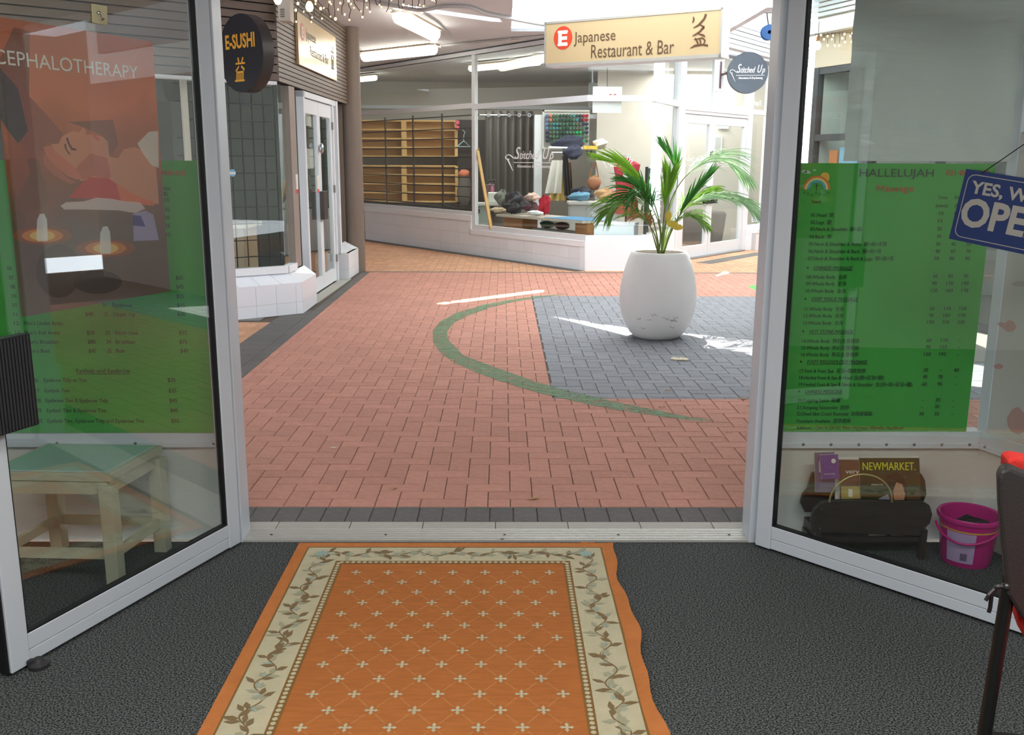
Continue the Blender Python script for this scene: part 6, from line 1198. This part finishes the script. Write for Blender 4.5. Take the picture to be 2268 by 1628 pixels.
# ================================================================ PLANTER AND PALM
PC = Vector((1.335, 8.13, 0)); pot = thing('planter', (PC.x, PC.y, 0), 'large white egg shaped planter standing on the grey paving', 'planter')
m = MB(); m.lathe((PC.x, PC.y, .001), [(.16, 0), (.195, .012), (.235, .05), (.283, .13), (.314, .22), (.328, .32), (.326, .42), (.308, .53), (.280, .63), (.248, .715), (.238, .735), (.232, .742), (.218, .742), (.212, .735), (.222, .69), (.01, .69)], 64, capb=True)
potm = mat('white_cast_planter', (226, 224, 222), .6, var=.03, vscale=5, bump=.1, bscale=80); m.build('pot', potm, pot, smooth=True)
m = MB(); m.lathe((PC.x, PC.y, .69), [(.22, .0), (.15, .012), (.001, .02)], 24, capb=False, capt=True); m.build('soil', mat('potting_soil', (80, 66, 54), .95, bump=.8, bscale=60), pot)
SC_ = mat('grey_scuff', (150, 150, 150), .8); sc = MB(); rnd = random.Random(12)
def onpot(a, z):
    pr = [(.235, .05), (.283, .13), (.314, .22), (.328, .32), (.326, .42), (.308, .53)]
    for (r0, z0), (r1, z1) in zip(pr, pr[1:]):
        if z0 <= z <= z1: r = r0+(r1-r0)*(z-z0)/(z1-z0); break
    else: r = .28
    return Vector((PC.x+(r+.0008)*math.cos(a), PC.y+(r+.0008)*math.sin(a), z))
for a, z, l in [(-1.6, .22, .05), (-1.5, .20, .08), (-1.35, .19, .06), (-1.9, .24, .04), (-2.0, .20, .03), (-2.3, .2, .03), (-1.3, .22, .04), (-1.35, .13, .04), (-2.2, .12, .03)]:
    sc.tube([onpot(a+.03*k, z+rnd.uniform(-.01, .01)) for k in range(int(l/.01)+2)], .0022, 4)
stuff(sc.build('scuff_marks', SC_, pot))
palm = thing('potted_palm', (PC.x, PC.y, .70), 'green palm with long arching fronds growing in the white planter', 'plant')
def greenm(nm, c): return mat(nm, c, .45, var=.12, vscale=9, spec=.5)
G1 = greenm('bright_palm_green', (136, 186, 60)); G2 = greenm('deep_palm_green', (66, 124, 54)); G3 = greenm('pale_palm_green', (150, 184, 140)); G4 = mat('dry_palm_frond', (186, 130, 90), .8); G5 = greenm('olive_palm_green', (104, 142, 58)); YL = greenm('yellow_palm_leaf', (216, 190, 70))
for gm_ in (G1, G2, G3, G5): translucent(gm_, .4)
ST_ = greenm('palm_stem', (110, 134, 62))
def bez(P_, n=16):
    out = []; m_ = len(P_)-1
    for i in range(n+1):
        t = i/n*m_; k = min(int(t), m_-1); f = t-k; p0, p1, p2, p3 = P_[max(k-1, 0)], P_[k], P_[k+1], P_[min(k+2, m_)]
        out.append(.5*((2*p1)+(p2-p0)*f+(2*p0-5*p1+4*p2-p3)*f*f+(3*p1-p0-3*p2+p3)*f**3))
    return out
def frond(px, leaf_from, nl, LL, m_, seed, droop=.6, wid=.014, spread=1.0, side=(1, -1)):
    rnd = random.Random(seed); R = bez([at(x, y, D) for x, y, D in px], 22); L_ = len(R)
    fr_ = MB(); fr_.tube(R, [.007*(1-.85*i/(L_-1)) for i in range(L_)], 6); rr_ = fr_.build('frond', ST_, palm, smooth=True)
    lf_ = MB()
    nl = int(nl*2.1); wid = wid*1.05
    for k in range(nl):
        t = leaf_from+(1-leaf_from)*(k+.5)/nl; f = t*(L_-1); i = min(int(f), L_-2); p = R[i]+(R[i+1]-R[i])*(f-i); d = (R[i+1]-R[i]).normalized()
        ll = 1.2*LL*(math.sin(math.pi*min(1, .25+.75*(t-leaf_from)/(1-leaf_from)))**.6*.75+.25)*rnd.uniform(.85, 1.1)
        for sgn in side:
            sdv = d.cross(Vector((0, 0, 1))); sdv = sdv.normalized() if sdv.length > .1 else Vector((1, 0, 0)); upv = sdv.cross(d)
            dirv = (d*(.75+.5*t)+sdv*sgn*spread*rnd.uniform(.7, 1.1)+upv*rnd.uniform(-.1, .35)).normalized(); pts = []; q = p.copy(); n = 5
            for s_ in range(n+1): pts.append(q.copy()); dirv = (dirv+Vector((0, 0, -droop*.22*(s_+1)/n*1.6))).normalized(); q = q+dirv*(ll/n)
            wv = dirv.cross(Vector((rnd.uniform(-.3, .3), 1, .3))).normalized(); ws = [.35, .9, 1, .8, .45, .04]; V = []
            for s_ in range(n+1): V += [pts[s_]-wv*wid*ws[s_]/2, pts[s_]+Vector((0, 0, -.002)), pts[s_]+wv*wid*ws[s_]/2]
            lf_.add(V, [(3*s_, 3*s_+1, 3*s_+4, 3*s_+3) for s_ in range(n)]+[(3*s_+1, 3*s_+2, 3*s_+5, 3*s_+4) for s_ in range(n)])
    stuff(lf_.build('leaflets', m_, rr_, recalc=False))
B0 = (1466, 562, 8.13)
frond([B0, (1462, 500, 8.1), (1440, 430, 8.0), (1400, 378, 7.9), (1340, 352, 7.8)], .42, 17, .30, G1, 1, .35, .018, .5, side=(1,))
frond([(1464, 562, 8.1), (1472, 500, 8.12), (1492, 430, 8.18), (1532, 378, 8.2), (1590, 350, 8.25), (1650, 392, 8.25)], .55, 20, .34, G3, 2, .9, .012, .8)
frond([(1466, 562, 8.15), (1478, 480, 8.2), (1500, 410, 8.3), (1494, 366, 8.3), (1466, 322, 8.3)], .62, 8, .20, G2, 3, .1, .015, .5)
frond([(1468, 562, 8.16), (1484, 510, 8.25), (1522, 460, 8.3), (1570, 436, 8.35), (1630, 440, 8.35), (1665, 466, 8.35)], .45, 18, .30, G3, 4, .8, .012, .8)
frond([(1460, 562, 8.1), (1448, 515, 8.0), (1415, 472, 7.9), (1380, 452, 7.85), (1350, 470, 7.8)], .35, 22, .30, G5, 5, 1.1, .013, .9)
frond([(1462, 562, 8.05), (1450, 500, 7.95), (1432, 450, 7.85), (1414, 430, 7.8), (1392, 440, 7.75)], .4, 18, .26, G2, 6, .9, .013, .9)
frond([(1458, 562, 8.1), (1446, 520, 8.05), (1436, 490, 8.0), (1428, 482, 8.0)], .5, 10, .20, G4, 7, 1.6, .013, .6)
frond([(1470, 562, 8.1), (1484, 520, 8.05), (1502, 488, 8.0), (1530, 478, 7.95), (1560, 496, 7.9)], .4, 14, .20, G5, 8, 1.0, .012, .9)
frond([(1465, 562, 8.12), (1470, 480, 8.1), (1478, 430, 8.08), (1484, 396, 8.05)], .42, 12, .24, G1, 9, .05, .02, .35)
frond([(1468, 562, 8.12), (1492, 500, 8.05), (1530, 440, 8.0), (1570, 392, 7.95)], .45, 12, .22, G2, 10, .15, .016, .5)
frond([(1460, 562, 8.05), (1462, 510, 7.95), (1446, 462, 7.85), (1420, 420, 7.8), (1396, 405, 7.8)], .5, 14, .24, G2, 11, .5, .015, .7)
frond([(1468, 562, 8.2), (1480, 500, 8.3), (1500, 470, 8.4), (1530, 440, 8.5), (1566, 420, 8.55)], .5, 14, .25, G5, 12, .6, .013, .7)
for (x, y, x2, y2) in ((1478, 500, 1500, 492), (1484, 488, 1478, 470), (1490, 506, 1512, 500)):
    m = MB(); a, b_ = at(x, y, 7.9), at(x2, y2, 7.88); m.blob((a+b_)/2, abs(b_.x-a.x)/2+.012, .004, abs(b_.z-a.z)/2+.012, 8, 5, .1, x); m.build('yellow_leaf', YL, palm)
# ================================================================ STRING LIGHTS
WARM = mat('warm_bulb', (255, 214, 140), .4, emit=5); WIRE = mat('dark_wire', (60, 46, 38), .6)
def lights(label, bulbs, strands, D, big=(), xr=(640, 1000)):
    r = thing('fairy_lights', tuple(at(xr[0], -10, D)), label, 'lights'); m = MB(); zt2 = at(xr[0], -14, D).z
    ztop = max(p[1] for p in [(0, at(x, y, D).z) for s2_ in strands for x, y in s2_])
    for st_ in strands: m.tube([at(x, y, D) for x, y in st_], .0022, 5, cap=False)
    m.build('wire', WIRE, r)
    for x, y, rad in bulbs:
        q = MB(); q.blob(at(x, y, D), rad, rad, rad*1.2, 8, 6); q.build('bulb', WARM, r, smooth=True)
    for x, y, rad in big:
        c = at(x, y, D-.1); q = MB(); q.lathe(c-Vector((0, 0, rad*1.2)), [(.001, 0), (rad*.6, rad*.2), (rad, rad), (rad*.8, rad*1.8), (rad*.35, rad*2.5)], 16, capb=False); q.build('large_bulb', mat('hot_bulb', (255, 230, 170), .4, emit=12), r, smooth=True); q = MB(); q.lathe(c+Vector((0, 0, rad*1.2)), [(rad*.4, 0), (rad*.4, rad*1.4)], 12, capt=True); q.build('bulb_socket', mat('orange_socket', (150, 90, 40), .5), r); q = MB(); q.tube([c+Vector((0, 0, rad*2.5)), c+Vector((0, 0, rad*2.5+.15))], .003, 6); q.build('socket_cord', WIRE, r)
sx_ = lambda x, y: (600+x/5.67, y/5.67)
BL = [(340, 45, 9), (312, 128, 8), (563, 8, 7), (737, 25, 7), (625, 108, 9), (560, 48, 5), (665, 100, 4), (757, 52, 4), (872, 40, 6), (843, 120, 5), (927, 182, 6), (811, 237, 9), (750, 208, 4), (641, 233, 5), (519, 220, 5), (507, 275, 4), (412, 147, 4), (975, 12, 8), (1007, 50, 5), (1043, 98, 4), (986, 250, 5), (1130, 142, 3), (1150, 214, 6), (1206, 95, 5), (1246, 148, 5), (1200, 5, 6), (1367, 62, 4), (1388, 88, 5), (1505, 133, 5), (1632, 125, 6), (1664, 62, 7), (1730, 73, 5), (1833, 90, 5), (1918, 76, 5), (1870, 60, 3), (2025, 3, 4), (2052, 12, 3), (318, 272, 5), (1515, 3, 3)]
D1_ = 5.4
bulbs = [(sx_(x, y)[0], sx_(x, y)[1], r*.00072+.0008) for x, y, r in BL]
SR = [[(340, -60), (345, 60), (320, 180), (318, 262)], [(440, -60), (450, 90), (480, 200), (505, 270)], [(560, -60), (600, 30), (670, 105), (720, 105), (740, 200)], [(530, -60), (540, 60), (545, 180), (519, 216)], [(625, 110), (630, 160), (610, 210), (640, 228)], [(795, -60), (790, 60), (805, 130), (800, 220)], [(735, -60), (730, 60), (715, 110), (735, 190)], [(905, -60), (915, 40), (890, 80), (890, 180), (925, 182)], [(975, -60), (975, 70), (1005, 120), (985, 190), (986, 245)], [(1040, -60), (1045, 40), (1110, 130), (1130, 142)], [(1170, -60), (1165, 80), (1160, 160), (1150, 210)], [(1230, -60), (1240, 80), (1246, 145)], [(1320, -60), (1315, 20), (1335, 70)], [(1375, -60), (1370, 50), (1388, 85)], [(1490, -60), (1480, 60), (1465, 120), (1445, 150)], [(1605, -60), (1600, 70), (1630, 125)], [(1680, -60), (1664, 55), (1650, 100), (1632, 122)], [(1775, -60), (1778, 110)], [(1860, -60), (1855, 50), (1833, 88)], [(1930, -60), (1930, 40), (1918, 72)], [(2040, -30), (2080, 20), (2070, 60)], [(200, -58), (900, -62), (1600, -58), (2300, -60)]]
lights('warm fairy lights dangling in short strands above the left walkway', bulbs, [[sx_(*p) for p in s_] for s_ in SR], D1_, big=[(sx_(485, 85)[0], sx_(485, 85)[1], .021), (sx_(85, -5)[0], sx_(85, -5)[1], .021)])
ST('trim_13', MB().box(-4, D1_-.03, at(900, -11, D1_).z, 4, D1_+.03, RZ), TRIMW)
sy_ = lambda x, y: (1660+x/3.73, y/3.73)
BL2 = [(430, 315), (455, 345), (490, 330), (488, 400), (545, 325), (555, 300), (590, 290), (615, 325), (645, 300), (645, 375), (690, 295), (680, 325), (705, 375), (742, 375), (767, 315), (785, 282), (790, 347), (833, 297), (845, 345), (850, 275)]
lights('warm fairy lights hanging below the cafe gutter seen through the right door', [(sy_(x, y)[0], sy_(x, y)[1], .010) for x, y in BL2], [[sy_(x, 265+(x % 7)), sy_(x+3, y)] for x, y in BL2]+[[sy_(420, 292), sy_(560, 284), sy_(700, 276), sy_(870, 266)]], 10.3, big=[(sy_(562, 378)[0], sy_(562, 378)[1], .035)], xr=(1775, 1890))
# ================================================================ CONDUITS, CABLE REEL, CHAINS
GP_ = mat('grey_conduit', (190, 190, 192), .5)
def pipe(name, label, pts, r, m_=GP_, cat='pipe', z=RZ-.03):
    P_ = bez([g(x, y, z) for x, y in pts], 8*len(pts)); o = MB().tube(P_, r, 8).build(name, m_, smooth=True); return tag(o, label, cat)
pipe('conduit', 'white conduit curving across the arcade soffit around the near tube light', [(790, -2), (860, 10), (930, 22), (985, 14), (1040, 16), (1085, 32), (1205, 55)], .022)
pipe('conduit', 'thin grey conduit bending round the tube light to the facade', [(934, 28), (966, 48), (990, 70), (1000, 80)], .012, z=RZ-.014)
pipe('conduit', 'long grey conduit running along the tailor shop head', [(800, 124), (900, 111), (1010, 98), (1110, 88), (1205, 80)], .018, z=RZ-.02)
m = MB()
for x, y in [(838, 119), (902, 110), (976, 102), (1050, 93), (1130, 86)]: m = MB(); c = g(x, y, RZ-.03); m.lathe(c-Vector((0, 0, .03)), [(.006, 0), (.02, .01), (.02, .03)], 8); tag(m.build('pipe_clip', GP_), 'small grey clip under the conduit above the tailor window, %s from the left' % {838: 'first', 902: 'second', 976: 'third', 1050: 'fourth', 1130: 'fifth'}[x], 'clip', 'clips along the facade conduit')
ch1 = at(1702, 72, 11.5); rl2 = thing('cable_reel', tuple(ch1), 'blue round cable reel hanging high beside the right door frame', 'reel'); m = MB(); M_ = Matrix.Rotation(math.pi/2, 3, 'X'); m.lathe(ch1, [(.085, -.04), (.085, -.03), (.05, -.03), (.05, .03), (.085, .03), (.085, .04), (.02, .04)], 20, M_, capb=True); m.build('spool', mat('blue_reel', (44, 92, 150), .5), rl2, smooth=True); m = MB(); m.lathe(ch1, [(.066, -.028), (.072, 0), (.066, .028)], 20, M_, capb=False); m.build('cable', mat('blue_cable', (60, 110, 170), .5), rl2)
m = MB(); m.tube([ch1+Vector((0, 0, .06)), ch1+Vector((-.03, 0, .2)), ch1+Vector((.02, 0, .32)), ch1+Vector((-.02, 0, .45))], .006, 6); m.build('cord', WIRE, rl2)
MB().box(2.93, 11.48, RZ-.02, ch1.x+.05, 11.53, RZ+.03).build('bracket_bar', mat('grey_bracket', (130, 126, 122), .5), rl2)
MB().box(ch1.x+.04, 11.46, ch1.z-.2, ch1.x+.12, 11.55, ch1.z+.5).build('wall_bracket', mat('grey_bracket', (130, 126, 122), .5), rl2)
chn = thing('hanging_chain', tuple(at(1716, 60, 11.4)), 'rusty chain hanging beside the blue cable reel', 'chain'); m = MB()
for k in range(26):
    c = at(1716-k*.3, 20+k*5.8, 11.44); R2 = Matrix.Rotation((k % 2)*math.pi/2, 3, 'Z'); pts = [c+R2 @ Vector((.011*math.cos(t), 0, .02*math.sin(t))) for t in [i*math.pi/4 for i in range(9)]]; m.tube(pts, .0035, 4, cap=False)
stuff(m.build('chain_links', mat('rusty_steel', (120, 92, 78), .6, .5), chn))
# ================================================================ PALE LEFT THINGS: second stool stretchers, scuffs
